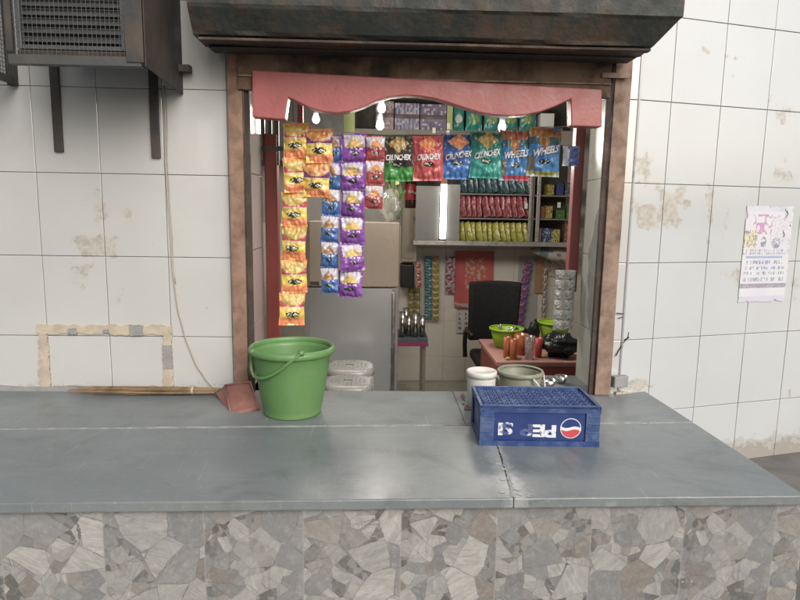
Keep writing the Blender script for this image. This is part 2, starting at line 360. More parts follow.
# printed tile of broken stones: the same picture on every tile, two versions
def mosaic():
    m, nt, b = newmat('stone_print'); co = objco(nt)
    s = N(nt, 'ShaderNodeSeparateXYZ'); nt.links.new(co, s.inputs[0])
    u = math_n(nt, 'DIVIDE', math_n(nt, 'ADD', s.outputs['X'], s.outputs['Y']), .27)
    fl = math_n(nt, 'FLOOR', u); fr = math_n(nt, 'FRACT', u)
    ver = math_n(nt, 'MODULO', math_n(nt, 'MULTIPLY', fl, 3.0), 5.0)
    cm = N(nt, 'ShaderNodeCombineXYZ')
    nt.links.new(math_n(nt, 'MULTIPLY', fr, .27), cm.inputs[0]); nt.links.new(s.outputs['Z'], cm.inputs[2])
    nt.links.new(math_n(nt, 'MULTIPLY', ver, 5.3), cm.inputs[1])
    wob = N(nt, 'ShaderNodeTexNoise', Scale=9, Detail=1); nt.links.new(cm.outputs[0], wob.inputs['Vector'])
    add = N(nt, 'ShaderNodeVectorMath', operation='MULTIPLY_ADD'); nt.links.new(wob.outputs['Color'], add.inputs[0])
    add.inputs[1].default_value = (.022, 0, .022); nt.links.new(cm.outputs[0], add.inputs[2])
    V = add.outputs[0]
    def vor(scale, feat, rnd=1.0, dist='EUCLIDEAN'):
        n = N(nt, 'ShaderNodeTexVoronoi', Scale=scale, Randomness=rnd, feature=feat, voronoi_dimensions='3D')
        if feat != 'DISTANCE_TO_EDGE': n.distance = dist
        nt.links.new(V, n.inputs['Vector']); return n
    pal = [(0, (.34, .345, .33)), (.18, (.22, .225, .225)), (.34, (.43, .43, .40)), (.48, (.26, .24, .21)), (.58, (.17, .18, .19)), (.70, (.38, .385, .37)), (.80, (.19, .155, .13)), (.86, (.15, .148, .142)), (.95, (.46, .455, .43)), (1, (.46, .455, .43))]
    def layer(scale, dark, bands, gapw):
        n = vor(scale, 'F1'); e = vor(scale, 'DISTANCE_TO_EDGE')
        sp = N(nt, 'ShaderNodeSeparateColor'); nt.links.new(n.outputs['Color'], sp.inputs[0])
        r = ramp(nt, sp.outputs[0], [(p, tuple((x*.74+.055)*dark for x in q)) for p, q in pal]); r.node.color_ramp.interpolation = 'CONSTANT'
        if bands:
            # layered rock picture inside each stone: bands whose direction changes from stone to stone
            rot = N(nt, 'ShaderNodeVectorRotate', rotation_type='Y_AXIS'); nt.links.new(V, rot.inputs['Vector']); nt.links.new(math_n(nt, 'MULTIPLY', sp.outputs[1], 6.28), rot.inputs['Angle'])
            mp = N(nt, 'ShaderNodeMapping'); mp.inputs['Scale'].default_value = (1, 1, 4); nt.links.new(rot.outputs[0], mp.inputs['Vector'])
            lay = nz(nt, mp.outputs[0], 17, 8, .72, .8)
            r = mixc(nt, ramp(nt, lay, [(.36, 0.0), (.64, .6)]), r, (.14, .138, .135))
            r = mixc(nt, ramp(nt, nz(nt, rot.outputs[0], 40, 6, .75, .6), [(.5, 0.0), (.75, .4)]), r, (.42, .42, .40))
        w = math_n(nt, 'MULTIPLY', math_n(nt, 'SUBTRACT', nz(nt, V, 60, 4, .7), .36), gapw)
        d = math_n(nt, 'SUBTRACT', e.outputs['Distance'], w)
        return r, sp, d
    c0, s0_, d0 = layer(11.0, 1.0, True, .055)
    c1, s1_, d1 = layer(23, .92, True, .022)
    c2, s2_, d2 = layer(46, .55, False, .010)
    line = lambda d, k: math_n(nt, 'MULTIPLY', ramp(nt, d, [(.0, 1.0), (.003, 0.0)]), k)
    c2 = mixc(nt, line(d2, .8), c2, (.09, .082, .075))
    # stones of the second size, chips between them
    g1 = math_n(nt, 'MAXIMUM', ramp(nt, d1, [(.0, 1.0), (.0015, 0.0)]), ramp(nt, s1_.outputs[2], [(.80, 0.0), (.81, 1.0)]))
    c1 = mixc(nt, line(math_n(nt, 'ABSOLUTE', d1), .85), mixc(nt, g1, c1, c2), (.06, .056, .052))
    # the large stones; more than half of the cells are broken into the second size
    g0 = math_n(nt, 'MAXIMUM', ramp(nt, d0, [(.0, 1.0), (.002, 0.0)]), ramp(nt, s0_.outputs[2], [(.46, 0.0), (.47, 1.0)]))
    c = mixc(nt, g0, c0, c1)
    c = mixc(nt, ramp(nt, math_n(nt, 'ABSOLUTE', d0), [(.0, .9), (.0042, 0.0)]), c, (.06, .056, .052))
    c = mixc(nt, ramp(nt, nz(nt, V, 26, 6, .7, .5), [(.45, 0.0), (.8, .2)]), c, (.22, .22, .215))
    c = mixc(nt, ramp(nt, nz(nt, V, 90, 4, .7), [(.5, 0.0), (.85, .35)]), c, (.40, .395, .38))
    c = mixc(nt, ramp(nt, nz(nt, co, 2.4, 5, .6), [(.35, .0), (.7, .15)]), c, (.27, .27, .262))
    # white paint flecks and tile joints
    c = mixc(nt, ramp(nt, nz(nt, co, 33, 7, .75, 1.2), [(.665, 0.0), (.69, .7)]), c, (.52, .52, .50))
    j = math_n(nt, 'MINIMUM', fr, math_n(nt, 'SUBTRACT', 1.0, fr))
    c = mixc(nt, ramp(nt, j, [(.004, .45), (.010, 0.0)]), c, (.30, .29, .27))
    nt.links.new(c, b.inputs['Base Color'])
    nt.links.new(ramp(nt, nz(nt, co, 8, 4), [(.3, .22), (.7, .45)]), b.inputs['Roughness'])
    bump(nt, b, nz(nt, co, 50, 3), .08, .004)
mosaic()

# ---------- the setting ----------
def sheet(name, x0, x1, y0, y1, z, mat):
    mb = MB(); mb.grid(lambda u, v: (x0+(x1-x0)*u, y0+(y1-y0)*v, z), 8, 8, smooth=False)
    return tag(mb.build(name, mat), kind='structure')
sheet('street', -60, 60, -60, 1.60, 0, 'asphalt')
pv = MB(); pv.box((1.22, -1.0, .002), (5.2, 3.7, .455))
tag(pv.build('pavement', 'concrete', bevel=.01), kind='structure')
fl = MB(); fl.box((-1.1, 1.62, -.1), (1.9, 5.62, .003)); tag(fl.build('floor', 'floor_tile'), kind='structure')
ce = MB(); ce.box((-1.1, 2.83, 2.78), (2.1, 5.62, 2.9)); tag(ce.build('ceiling', 'ceiling'), kind='structure')

def tiles(mb, x0, x1, z0, z1, gx, gz, w, h, holes=(), y=0.0, gap=.0028, depth=.004, wob=.0022, jitter=.0):
    """single glazed tiles standing on a wall face that looks to -y"""
    i0, i1 = math.floor((x0-gx)/w), math.ceil((x1-gx)/w); j0, j1 = math.floor((z0-gz)/h), math.ceil((z1-gz)/h)
    for i in range(i0, i1):
        for j in range(j0, j1):
            rects = [(max(x0, gx+i*w), min(x1, gx+(i+1)*w), max(z0, gz+j*h), min(z1, gz+(j+1)*h))]
            for (a, b, c, d) in holes:
                nr = []
                for (p, q, r, s) in rects:
                    if q <= a or p >= b or s <= c or r >= d: nr.append((p, q, r, s)); continue
                    if p < a: nr.append((p, a, r, s))
                    if q > b: nr.append((b, q, r, s))
                    if r < c: nr.append((max(p, a), min(q, b), r, c))
                    if s > d: nr.append((max(p, a), min(q, b), d, s))
                rects = nr
            for (p, q, r, s) in rects:
                if q-p < .01 or s-r < .01: continue
                g = gap/2; e = .0016; tx, tz = rnd(-wob, wob), rnd(-wob, wob)
                jx = rnd(-jitter, jitter)
                yy = lambda x, z: y-depth+(x-(p+q)/2)*tx+(z-(r+s)/2)*tz
                o = [(p+g+jx, r+g), (q-g+jx, r+g), (q-g+jx, s-g), (p+g+jx, s-g)]; n = [(p+g+e+jx, r+g+e), (q-g-e+jx, r+g+e), (q-g-e+jx, s-g-e), (p+g+e+jx, s-g-e)]
                vs = [(a, y+.0005, b) for a, b in o]+[(a, yy(a, b)+.0008, b) for a, b in o]+[(a, yy(a, b), b) for a, b in n]
                fs = [(8, 9, 10, 11)]
                for k in range(4):
                    l = (k+1) % 4; fs += [(k, l, 4+l, 4+k), (4+k, 4+l, 8+l, 8+k)]
                mb.add(vs, fs)
OX0, OX1, OZ1 = -.545, .965, 2.16          # opening of the shop
COUNTER = .829
t = thing('tiled_wall', 'white glazed tile wall left of and above the shop opening, with peeled stains', 'wall', (-1.5, WALL_Y, 0))
mb = MB(); mb.box((-3.3, WALL_Y, 0), (OX0, 2.80, 3.9)); mb.box((OX1, WALL_Y, 0), (CORNER_X, 2.80, 3.9)); mb.box((OX0, WALL_Y, OZ1), (OX1, 2.80, 3.9))
mb.build('wall_core', 'grout', t)
mb = MB(); tiles(mb, -3.3, CORNER_X-.003, COUNTER-.03, 3.9, GX, GZ+H, TW, TH, [(OX0-.002, OX1+.002, 0, OZ1)], WALL_Y)
# tile coordinates stay those of the stain list (object origin moved back to the world's)
o = mb.build('tile_facing', 'glazed_tile', t, local=True); o.location = (1.5, -WALL_Y, 0)
o.data.transform(Matrix.Identity(4))
# old mortar left by a removed frame, low on the left wall
def strip(mb, pts, y0, y1, jag=.006, seed=0):
    """ragged mortar band: quad strip given by px centre line and half width in px"""
    P = []
    n = 26
    for k in range(n+1):
        f = k/n*(len(pts)-1); i = min(int(f), len(pts)-2); g = f-i
        a, b = pts[i], pts[i+1]; P.append((a[0]+(b[0]-a[0])*g, a[1]+(b[1]-a[1])*g, a[2]+(b[2]-a[2])*g))
    up = []; dn = []
    for k, (x, z, w) in enumerate(P):
        q = P[min(k+1, n)]; p = P[max(k-1, 0)]; d = Vector((q[0]-p[0], q[1]-p[1])).normalized(); nrm = Vector((-d.y, d.x))
        up.append(Vector((x, z))+nrm*(w+rnd(-jag, jag))); dn.append(Vector((x, z))-nrm*(w+rnd(-jag, jag)))
    vs = [(p.x, y0, p.y) for p in up]+[(p.x, y0, p.y) for p in dn]+[(p.x, y1, p.y) for p in up]+[(p.x, y1, p.y) for p in dn]
    m = n+1; fs = []
    for k in range(n): fs += [(k, k+1, m+k+1, m+k), (k, 2*m+k, 2*m+k+1, k+1), (m+k, m+k+1, 3*m+k+1, 3*m+k)]
    fs += [(0, m, 3*m, 2*m), (n, 2*m+n, 3*m+n, m+n)]
    mb.add(vs, fs)
mw = lambda u, v, w: (*lw(u, v), w)
mb = MB(); strip(mb, [mw(38, 329, .019), mw(173, 330, .018)], WALL_Y-.0105, WALL_Y)
strip(mb, [mw(44, 334, .018), mw(46, 392, .022)], WALL_Y-.0095, WALL_Y); strip(mb, [mw(168, 334, .018), mw(169, 392, .022)], WALL_Y-.0095, WALL_Y)
mb.build('mortar_band', 'mortar', t)
mb = MB(); strip(mb, [mw(130, 330, .022), mw(144, 330, .021)], WALL_Y-.0125, WALL_Y, .003); strip(mb, [mw(168, 345, .017), mw(169, 368, .018)], WALL_Y-.0125, WALL_Y, .003); strip(mb, [mw(69, 331, .010), mw(78, 331, .013)], WALL_Y-.0125, WALL_Y, .004); strip(mb, [mw(104, 331, .006), mw(110, 331, .008)], WALL_Y-.0125, WALL_Y, .003)
mb.build('mortar_patch', 'grey_mortar', t)
mb = MB()
strip(mb, [(-3.2, COUNTER+.006, .012), (-1.3, COUNTER+.008, .014), (OX0-.07, COUNTER+.006, .010)], WALL_Y-.016, WALL_Y-.001, .008)
mb.build('mortar_fillet', 'grey_mortar', t)

t = thing('tiled_wall', 'white glazed tile wall right of the shop opening, turned back, with a torn poster', 'wall', (CORNER_X, WALL_Y, 0), rot=(0, 0, WALL_A))
mb = MB(); mb.box((0, .0, 0), (3.6, .28, 3.9)); mb.build('wall_core', 'grout', t, local=True)
mb = MB(); tiles(mb, .003, 3.6, .30, 3.9, .1549, GZ+H, TW, TH); mb.build('tile_facing', 'glazed_tile_right', t, local=True)
mb = MB(); mb.tube([(.0, -.0005, .46), (.0, -.0005, 3.89)], .0068, 10); mb.build('corner_bead', 'glazed_tile_right', t, local=True)
mb = MB()
a, b = pR(610, 375), pR(623, 385)
mb.box((a[0], -.035, b[1]), (b[0], -.004, a[1])); mb.build('cement_lump', 'grey_mortar', t, local=True, bevel=.004)
mb = MB()
strip(mb, [(*pR(614, 393), .012), (*pR(647, 396), .010)], -.016, -.0005, .006)
mb.build('mortar_fillet', 'mortar', t, local=True)
mb = MB()
def crack(pts, w=.0022):
    mb.tube([(pR(*p)[0], -.0045, pR(*p)[1]) for p in pts], w, 5)
crack([(628, 332), (627, 338), (622, 343), (615, 356)]); crack([(616, 313), (624, 314), (622, 317), (618, 318)]); crack([(624, 340), (628, 337)], .004)
mb.build('crack', 'ink_dark', t, local=True)

# reveals of the opening
t = thing('door_reveal', 'grey green tiled inner side of the shop opening, right, with a bare cement patch', 'reveal', (.98, 2.53, 0))
mb = MB(); mb.box((.945, 2.532, 0), (1.0, 2.80, OZ1)); mb.build('reveal_core', 'grout', t)
mb = MB(); Mr = Matrix.Translation((.945, 0, 0)) @ Matrix.Rotation(-pi/2, 4, 'Z')
mb2 = MB(); tiles(mb2, -2.80, -2.54, COUNTER-.02, OZ1, -2.82, GZ+H+.02, .30, TH); mb.add(mb2.v, mb2.f, M=Mr); mb.build('tile_facing', 'reveal_tile', t)
mb = MB()
pts = []
for k in range(22):
    f = k/21; z = 1.02+f*.62; wd = .04+.12*sin(pi*f)**.6*(1+.35*fn3(f*7, 2))
    pts.append((2.545+wd, z))
poly = [(2.542, 1.02)]+pts[1:-1]+[(2.542, 1.64)]
mb.prism(poly, .938, .944, axis='x'); mb.build('cement_patch', 'grey_mortar', t)
t = thing('door_reveal', 'pale tiled inner side of the shop opening, left, behind the iron post', 'reveal', (-.57, 2.53, 0))
mb = MB(); mb.box((-.60, 2.521, 0), (-.545, 2.93, OZ1)); mb.build('reveal_core', 'grout', t)
mb = MB(); Ml = Matrix.Translation((-.545, 0, 0)) @ Matrix.Rotation(pi/2, 4, 'Z')
mb2 = MB(); tiles(mb2, 2.524, 2.93, COUNTER-.02, OZ1, 2.53, GZ+H+.02, .41, TH); mb.add(mb2.v, mb2.f, M=Ml); mb.build('tile_facing', 'glazed_tile', t)

# shop room walls
pm('shop_paint', (.46, .44, .41), .8, scale=3)
def inwall(label, a, b, mirror=None):
    t = thing('shop_wall', label, 'wall', ((a[0]+b[0])/2, (a[1]+b[1])/2, 0))
    mb = MB(); mb.box(a, b); mb.build('wall_core', 'shop_paint', t); return t
t = inwall('cream tiled back wall of the small shop behind the chair', (-1.1, 5.56, 0), (2.1, 5.7, 2.78))
mb = MB(); tiles(mb, -1.1, 2.1, .01, 1.45, .403, .24, .21, .337, y=5.56); mb.build('tile_facing', 'shop_tile', t)
inwall('plain side wall of the shop, left, behind the steel fridge', (-1.2, 2.94, 0), (-1.1, 5.7, 2.78))
inwall('plain side wall of the shop, right, behind the red table', (2.1, 2.84, 0), (2.2, 5.7, 2.78))

# ---------- counter ----------
t = thing('stone_counter', 'long grey slate counter with a printed stone front before the shop', 'counter', (-.9, 2.0, 0))
xl, xr = -3.3, 1.184
fy = lambda x: 1.546+.018*x
ys = lambda x: 2.105+.036*(x+.2)
def slab(mb, poly, z0=COUNTER-.03, z1=COUNTER): mb.prism(poly, z0, z1, axis='z')
xc = .42
edge = lambda a, b, n: [(a+(b-a)*k/n, fy(a+(b-a)*k/n)+.0016*fn3(k*.5, a)+(.004*max(0, fn3(k*.9, 7)-.3))) for k in range(1, n)]
mb = MB(); slab(mb, [(xl, fy(xl))]+edge(xl, xc-.0465, 150)+[(xc-.0465, fy(xc)), (xc-.006, ys(xc)-.006), (xl, ys(xl)-.004)]); mb.build('slab', 'slate', t, bevel=.004)
mb = MB(); slab(mb, [(xc-.0455, fy(xc))]+edge(xc-.0455, 1.194, 50)+[(1.194, fy(1.194)), (1.181, ys(xr)-.004), (xc+.002, ys(xc)-.006)]); mb.build('slab', 'slate', t, bevel=.004)
mb = MB(); slab(mb, [(xl, ys(xl)+.004), (xc-.0945, ys(xc)+.004), (xc-.0945, 2.535), (OX0, 2.535), (OX0, 2.514), (xl, 2.514)]); mb.build('slab', 'slate', t, bevel=.003)
mb = MB(); slab(mb, [(xc-.094, ys(xc)+.004), (1.181, ys(xr)+.004), (1.169, 2.548), (1.037, 2.513), (OX1-.02, 2.513), (OX1-.02, 2.80), (.56, 2.80), (.56, 2.535), (xc-.094, 2.535)]); mb.build('slab', 'slate', t, bevel=.003)
# cement in the joints, smeared over the edges
mb = MB()
def smear(pts, w0, z, jag):
    n = 90; up = []; dn = []
    for k in range(n+1):
        f = k/n*(len(pts)-1); i = min(int(f), len(pts)-2); g = f-i
        a, b = Vector(pts[i]), Vector(pts[i+1]); p = a.lerp(b, g); d = (b-a).normalized(); nr = Vector((-d.y, d.x))
        w = w0*(.8+.9*abs(fn3(k*.31, w0*99))+.5*abs(fn3(k*1.3, 5)))
        up.append(p+nr*(w+rnd(-jag, jag))); dn.append(p-nr*(w+rnd(-jag, jag)))
    mb.add([(p.x, p.y, z) for p in up]+[(p.x, p.y, z) for p in dn]+[(p.x, p.y, z-.004) for p in up]+[(p.x, p.y, z-.004) for p in dn],
           [q for k in range(n) for q in ((k, n+1+k, n+2+k, k+1), (k, k+1, 2*n+3+k, 2*n+2+k), (n+1+k, 3*n+3+k, 3*n+4+k, n+2+k))])
smear([(xl, ys(xl)), (-1.3, ys(-1.3)), (0, ys(0)), (1.02, ys(1.02))], .0055, COUNTER+.0007, .0025)
smear([(xc-.004, ys(xc)), (xc-.02, 1.8), (xc-.046, fy(xc)+.004)], .0045, COUNTER+.0009, .003)
mb.build('joint_cement', 'seam', t)
mb = MB()
for (u, v, r, e) in [(497, 462, 7, 1.2), (503, 470, 6, 1), (508, 480, 9, 1.3), (516, 492, 10, 1.4), (524, 494, 9, .8), (505, 492, 7, 1), (499, 452, 5, 1), (479, 458, 4, .5), (481, 463, 3, .5), (530, 496, 5, .8), (357, 430, 6, .4), (362, 429, 4, .5), (395, 428, 6, .4), (660, 425, 7, .5), (672, 424, 4, .5), (640, 425, 8, .4), (620, 424, 5, .4), (612, 424, 4, .4), (690, 426, 3, .5), (688, 428, 2, .5), (300, 433, 3, .5)]:
    for q in range(2):
        c = pZ(u+rnd(-r, r)*.6, v+rnd(-r, r)*.4*e, COUNTER); rr = r*.0008*rnd(.25, 1); n = 9; ph = rnd(0, 9)
        mb.add([(c.x+rr*1.6*cos(2*pi*k/n)*(1+.7*fn3(k*1.7+ph, ph)), c.y+rr*e*1.3*sin(2*pi*k/n)*(1+.7*fn3(k*1.3+ph, 7)), COUNTER+.0011+q*.0001) for k in range(n)], [tuple(range(n))])
tag(mb.build('cement_splash', 'splash', t), kind='stuff')
mb = MB()
for q in range(26):
    c = pZ(466+rnd(-6, 5)+q*.2, 397+q*.55+rnd(-2, 2), COUNTER); rr = rnd(.004, .013); n = 9; ph = rnd(0, 9)
    mb.add([(c.x+rr*.7*cos(2*pi*k/n)*(1+.7*fn3(k*1.7+ph, ph)), c.y+rr*1.5*sin(2*pi*k/n)*(1+.7*fn3(k*1.3+ph, 7)), COUNTER+.0011+q*.00008) for k in range(n)], [tuple(range(n))])
tag(mb.build('brown_stain', 'grime', t), kind='stuff')
mb = MB(); mb.prism([(xl, fy(xl)+.022), (1.216, fy(xr)+.022), (1.216, 2.0), (1.172, 2.05), (1.150, 2.54), (xl, 2.50)], .0, COUNTER-.0325, axis='z')
# the core is one solid under the slabs, tiled outside
mb.build('tiled_front', 'stone_print', t)

# ---------- shutter box, posts, lintel, valance ----------
t = thing('roller_shutter', 'dark rusty rolled shutter housing over the shop opening', 'shutter', (.2, 2.35, 2.1))
XL, XR = -.648, 1.045
prof = [(2.19, 2.62), (2.19, 2.285), (2.225, 2.232), (2.40, 2.176), (2.40, 2.62)]
mb = MB()
# hood as a gently dented sheet
zm, zc = pY(430, 14, 2.215).z, pY(430, 41, 2.265).z
pr = [(2.42, 2.62), (2.235, 2.62), (2.20, 2.55), (2.20, zm+.012), (2.206, zm), (2.252, zc+.012), (2.262, zc+.002), (2.275, zc), (2.38, zc-.004), (2.42, zc-.004)]
nx = 60
vs = []; fs = []
for i in range(nx+1):
    for k, (y, z) in enumerate(pr):
        x = XL+(XR-.075*sm(zm+.03, zc, z)-XL)*i/nx
        d = .009*fn3(x*2.6, k*.6)+.005*fn3(x*8, k*1.3); vs.append((x, y+d, z+d*.7))
m = len(pr)
for i in range(nx):
    for k in range(m-1): fs.append((i*m+k, i*m+k+1, (i+1)*m+k+1, (i+1)*m+k))
fs.append(tuple(range(m-1, -1, -1))); fs.append(tuple(nx*m+k for k in range(m)))
mb.add(vs, fs, smooth=False); mb.build('hood', 'shutter_sheet', t)
mb = MB(); mb.box((XL+.02, 2.38, pY(430, 53, 2.38).z), (XR-.085, 2.469, zc-.006)); mb.build('bottom_rail', 'cage_sheet', t, bevel=.004)
mb = MB(); mb.box((XL+.015, 2.268, zc-.014), (XR-.08, 2.30, zc-.0045)); mb.build('hood_lip', 'dark_rust', t, bevel=.002)
mb = MB(); mb.box((-.5445, 2.470, 2.04), (.903, 2.500, 2.19)); mb.build('lintel_channel', 'sooty_rust', t, bevel=.003)
mb = MB(); mb.box((-.54, 2.462, 2.088), (.90, 2.4695, 2.094)); mb.build('slat_edge', 'rusty_iron', t)
def post(label, x0, x1, side):
    t = thing('iron_post', label, 'post', ((x0+x1)/2, 2.49, COUNTER))
    mb = MB(); n = 30; w = x1-x0
    for k in range(n):
        pass
    vs = []; fs = []
    for k in range(n+1):
        z = COUNTER+.002+k/n*(2.25-COUNTER); d = .0016*fn3(k*.6, x0*9); e = .0016*fn3(k*.8, x0*5+3)
        vs += [(x0+d, 2.482, z), (x1+e, 2.482, z), (x1+e, 2.5125, z), (x0+d, 2.5125, z)]
    for k in range(n):
        for q in range(4): fs.append((k*4+q, k*4+(q+1) % 4, k*4+4+(q+1) % 4, k*4+4+q))
    fs += [(3, 2, 1, 0), tuple(n*4+q for q in range(4))]
    mb.add(vs, fs); mb.build('flange', 'rusty_iron_red' if side < 0 else 'rusty_iron', t, bevel=.002)
    mb = MB()
    if side < 0: mb.box((x1+.003, 2.494, COUNTER+.002), (x1+.025, 2.5125, 2.24))
    else: mb.box((x0-.022, 2.494, COUNTER+.002), (x0-.003, 2.5125, 2.24))
    mb.build('guide_channel', 'dark_rust', t, bevel=.002)
    return t
a, b = pY(230, 200, 2.482), pY(244, 200, 2.482); post('rusty iron guide post on the left of the opening, beside the mortar patches', a.x, b.x, -1)
a, b = pY(607.5, 200, 2.482), pY(623.5, 200, 2.482); tp = post('rusty brown iron guide post on the right of the opening', a.x, b.x, 1)
mb = MB(); a, b = pY(601, 73, 2.475), pY(628, 79, 2.475); mb.box((a.x, 2.462, b.z), (b.x, 2.4695, a.z)); mb.build('weld_tab', 'rusty_iron', tp, bevel=.002)

out = [(252, 70), (252, 117), (285, 119.5), (288, 97.5)]
arc = [(292, 99), (300, 103), (310, 108), (322, 111.5), (336, 113), (350, 111.5), (362, 107.5), (376, 101), (390, 97), (405, 95.2), (420, 96), (435, 98.5), (450, 103), (465, 108), (480, 112.5), (495, 115), (510, 116), (525, 115), (540, 112), (555, 106.5), (571, 99)]
end = [(571.5, 126), (602, 127), (602, 89)]
poly = [(pY(u, v, 2.44).x, pY(u, v, 2.44).z) for u, v in out+arc+end]
mb = MB(); mb.prism(poly, 2.44, 2.50)
o = tag(mb.build('valance_board', 'pink_paint', bevel=.004), 'dusty pink scalloped board hanging across the top of the shop opening', 'valance')

def bar(name, mat, label, cat, u0, u1, vref, Y, dz, z0, z1, bevel=.004, group=None):
    a, b = pY(u0, vref, Y), pY(u1, vref, Y); mb = MB(); mb.box((a.x, Y, z0), (b.x, Y+dz, z1))
    return tag(mb.build(name, mat, bevel=bevel), label, cat, group)
bar('wooden_post', 'red_paint', 'dark red wooden post inside the opening, left, behind the orange packets', 'post', 265.5, 278, 240, 2.94, .06, .003, 1.93)
bar('wooden_post', 'pink_paint', 'pink painted post inside the opening, right, beside the display cabinet', 'post', 572.5, 582, 200, 2.83, .05, pY(572, 292, 2.83).z, OZ1-.002)
mb = MB()
for u0, u1, v0, v1 in ((262, 265, 112, 166), (268, 272, 100, 165), (274, 279, 100, 165)):
    a, b = pY(u0, v0, 2.95), pY(u1, v1, 2.95); mb.box((a.x, 2.95, b.z), (b.x, 2.97, a.z))
a, b = pY(260, 146, 2.945), pY(284, 151, 2.945); mb.box((a.x, 2.938, b.z), (b.x, 2.949, a.z))
tag(mb.build('metal_grille', 'unit_grey'), 'dark metal grille bars above the dark red post', 'grille')
bar('wooden_strip', 'pink_paint', 'narrow pink strip hanging in the dark behind the valance', 'strip', 297, 303, 115, 3.2, .03, 1.95, 2.35)

# ---------- caged cooling unit on the left wall ----------
CXL, CXR, CY, CZ = -1.205, -.768, 2.13, 2.045
t = thing('metal_cage', 'wire mesh cage with a rusty side sheet round the cooling unit on the left wall', 'cage', ((CXL+CXR)/2, 2.3, CZ))
ct = 2.95
mb = MB(); mb.box((CXL, CY, CZ), (CXR-.012, CY+.004, CZ+.029)); mb.box((CXL, CY+.004, CZ), (CXR-.012, CY+.035, CZ+.004)); mb.build('front_rail', 'cage_rail', t)
mb = MB(); mb.box((CXR-.058, CY-.004, CZ+.012), (CXR-.002, CY-.0005, ct)); mb.box((CXL, CY-.004, CZ+.038), (CXL+.02, CY-.0005, ct)); mb.build('corner_angle', 'cage_iron', t)
mb = MB(); mb.prism([(CY, CZ+.0), (2.514, CZ-.022), (2.514, ct), (CY, ct)], CXR, CXR+.004, axis='x'); mb.build('side_sheet', 'cage_sheet', t)
mb = MB()
for k in range(30):
    x = CXL+.008+k*.0145
    if x < CXR-.05: mb.tube([(x, CY+.006, CZ+.03), (x+.002*fn3(k, 1), CY+.006, 2.45), (x, CY+.006, ct)], .0009, 5)
for k in range(60):
    z = CZ+.042+k*.0145
    if z < ct: mb.tube([(CXL, CY+.0075, z), (CXR-.03, CY+.0075, z)], .0009, 5)
mb.build('wire_mesh', 'cage_wire', t)
for u in (59.5, 156.5):
    mb = MB(); a = pY(u, 152 if u < 100 else 158, 2.508); mb.box((a.x-.017, 2.500, a.z), (a.x+.017, 2.512, 2.4)); mb.build('bracket', 'cage_iron', t, bevel=.002)
mb = MB(); mb.box((CXR+.005, 2.46, 2.10), (CXR+.045, 2.50, 2.125)); mb.build('bolt_lug', 'cage_sheet', t)
t = thing('cooling_unit', 'grey louvred cooling unit inside the wire cage', 'cooler', ((CXL+CXR)/2, 2.3, CZ+.05))
x0, x1 = pY(17, 45, 2.165).x, pY(126, 45, 2.165).x; z0 = pY(70, 50, 2.165).z
mb = MB(); mb.box((x0+.004, 2.19, z0+.002), (x1-.004, 2.42, 2.9)); mb.build('body', 'unit_dark', t, bevel=.005)
mb = MB()
for k in range(28):
    z = z0+.025+k*.028
    mb.prism([(2.172, z), (2.188, z+.014), (2.188, z+.018), (2.172, z+.004)], x0+.015, x1-.015, axis='x')
mb.build('louvre', 'unit_grey', t)
mb = MB(); mb.box((x0, 2.163, z0), (x0+.016, 2.189, 2.9)); mb.box((x1-.016, 2.163, z0), (x1, 2.189, 2.9)); mb.box((x0+.017, 2.163, z0), (x1-.017, 2.1885, z0+.014)); mb.build('front_frame', 'galvanised', t, bevel=.002)
mb = MB(); mb.box((CXL+.02, 2.15, z0-.022), (CXR-.01, 2.20, z0-.006)); mb.build('wooden_base', 'dark_rust', t)
# neighbouring cage, cut by the picture's edge
t = thing('metal_cage', 'second wire cage at the far left edge, only its meshed side in view', 'cage', (-1.6, 2.3, 2.06))
SX = pY(18, 80, 2.51).x; zb = pY(18, 86, 2.51).z
mb = MB(); mb.box((SX-.03, 2.488, zb), (SX, 2.512, 2.9)); mb.prism([(2.12, zb+.0), (2.488, zb), (2.488, zb+.03), (2.12, zb+.03)], SX-.006, SX-.002, axis='x'); mb.box((SX-.03, 2.10, zb), (SX-.002, 2.12, 2.9)); mb.box((SX-.5, 2.10, zb), (SX-.031, 2.104, zb+.03)); mb.build('frame', 'cage_iron', t)
mb = MB()
for k in range(24):
    y = 2.13+k*.0155; mb.tube([(SX-.004, y, zb+.02), (SX-.004, y, 2.9)], .0014, 5)
for k in range(52):
    z = zb+.04+k*.0155; mb.tube([(SX-.006, 2.12, z), (SX-.006, 2.488, z)], .0014, 5)
mb.build('wire_mesh', 'cage_wire', t)
# loose cable down the wall
pts = [(163, 86), (165, 100), (166, 130), (165, 160), (168, 200), (171, 240), (173, 275), (178, 310), (186, 340), (196, 365), (206, 380), (216, 390)]
mb = MB(); P = [pY(u, v, 2.506) for u, v in pts]
PP = []
for i in range(len(P)-1):
    for g in range(4): PP.append(P[i].lerp(P[i+1], g/4)+Vector((.002*fn3(i+g*.25, 3), 0, 0)))
PP.append(P[-1]); mb.tube(PP, .0024, 6); mb.tube([p+Vector((.006+.006*fn3(k*.2, 9), .001, 0)) for k, p in enumerate(PP[:26])], .0016, 6)
tag(mb.build('cable', 'cable'), 'thin loose cable hanging from the cage down the left wall', 'cable')

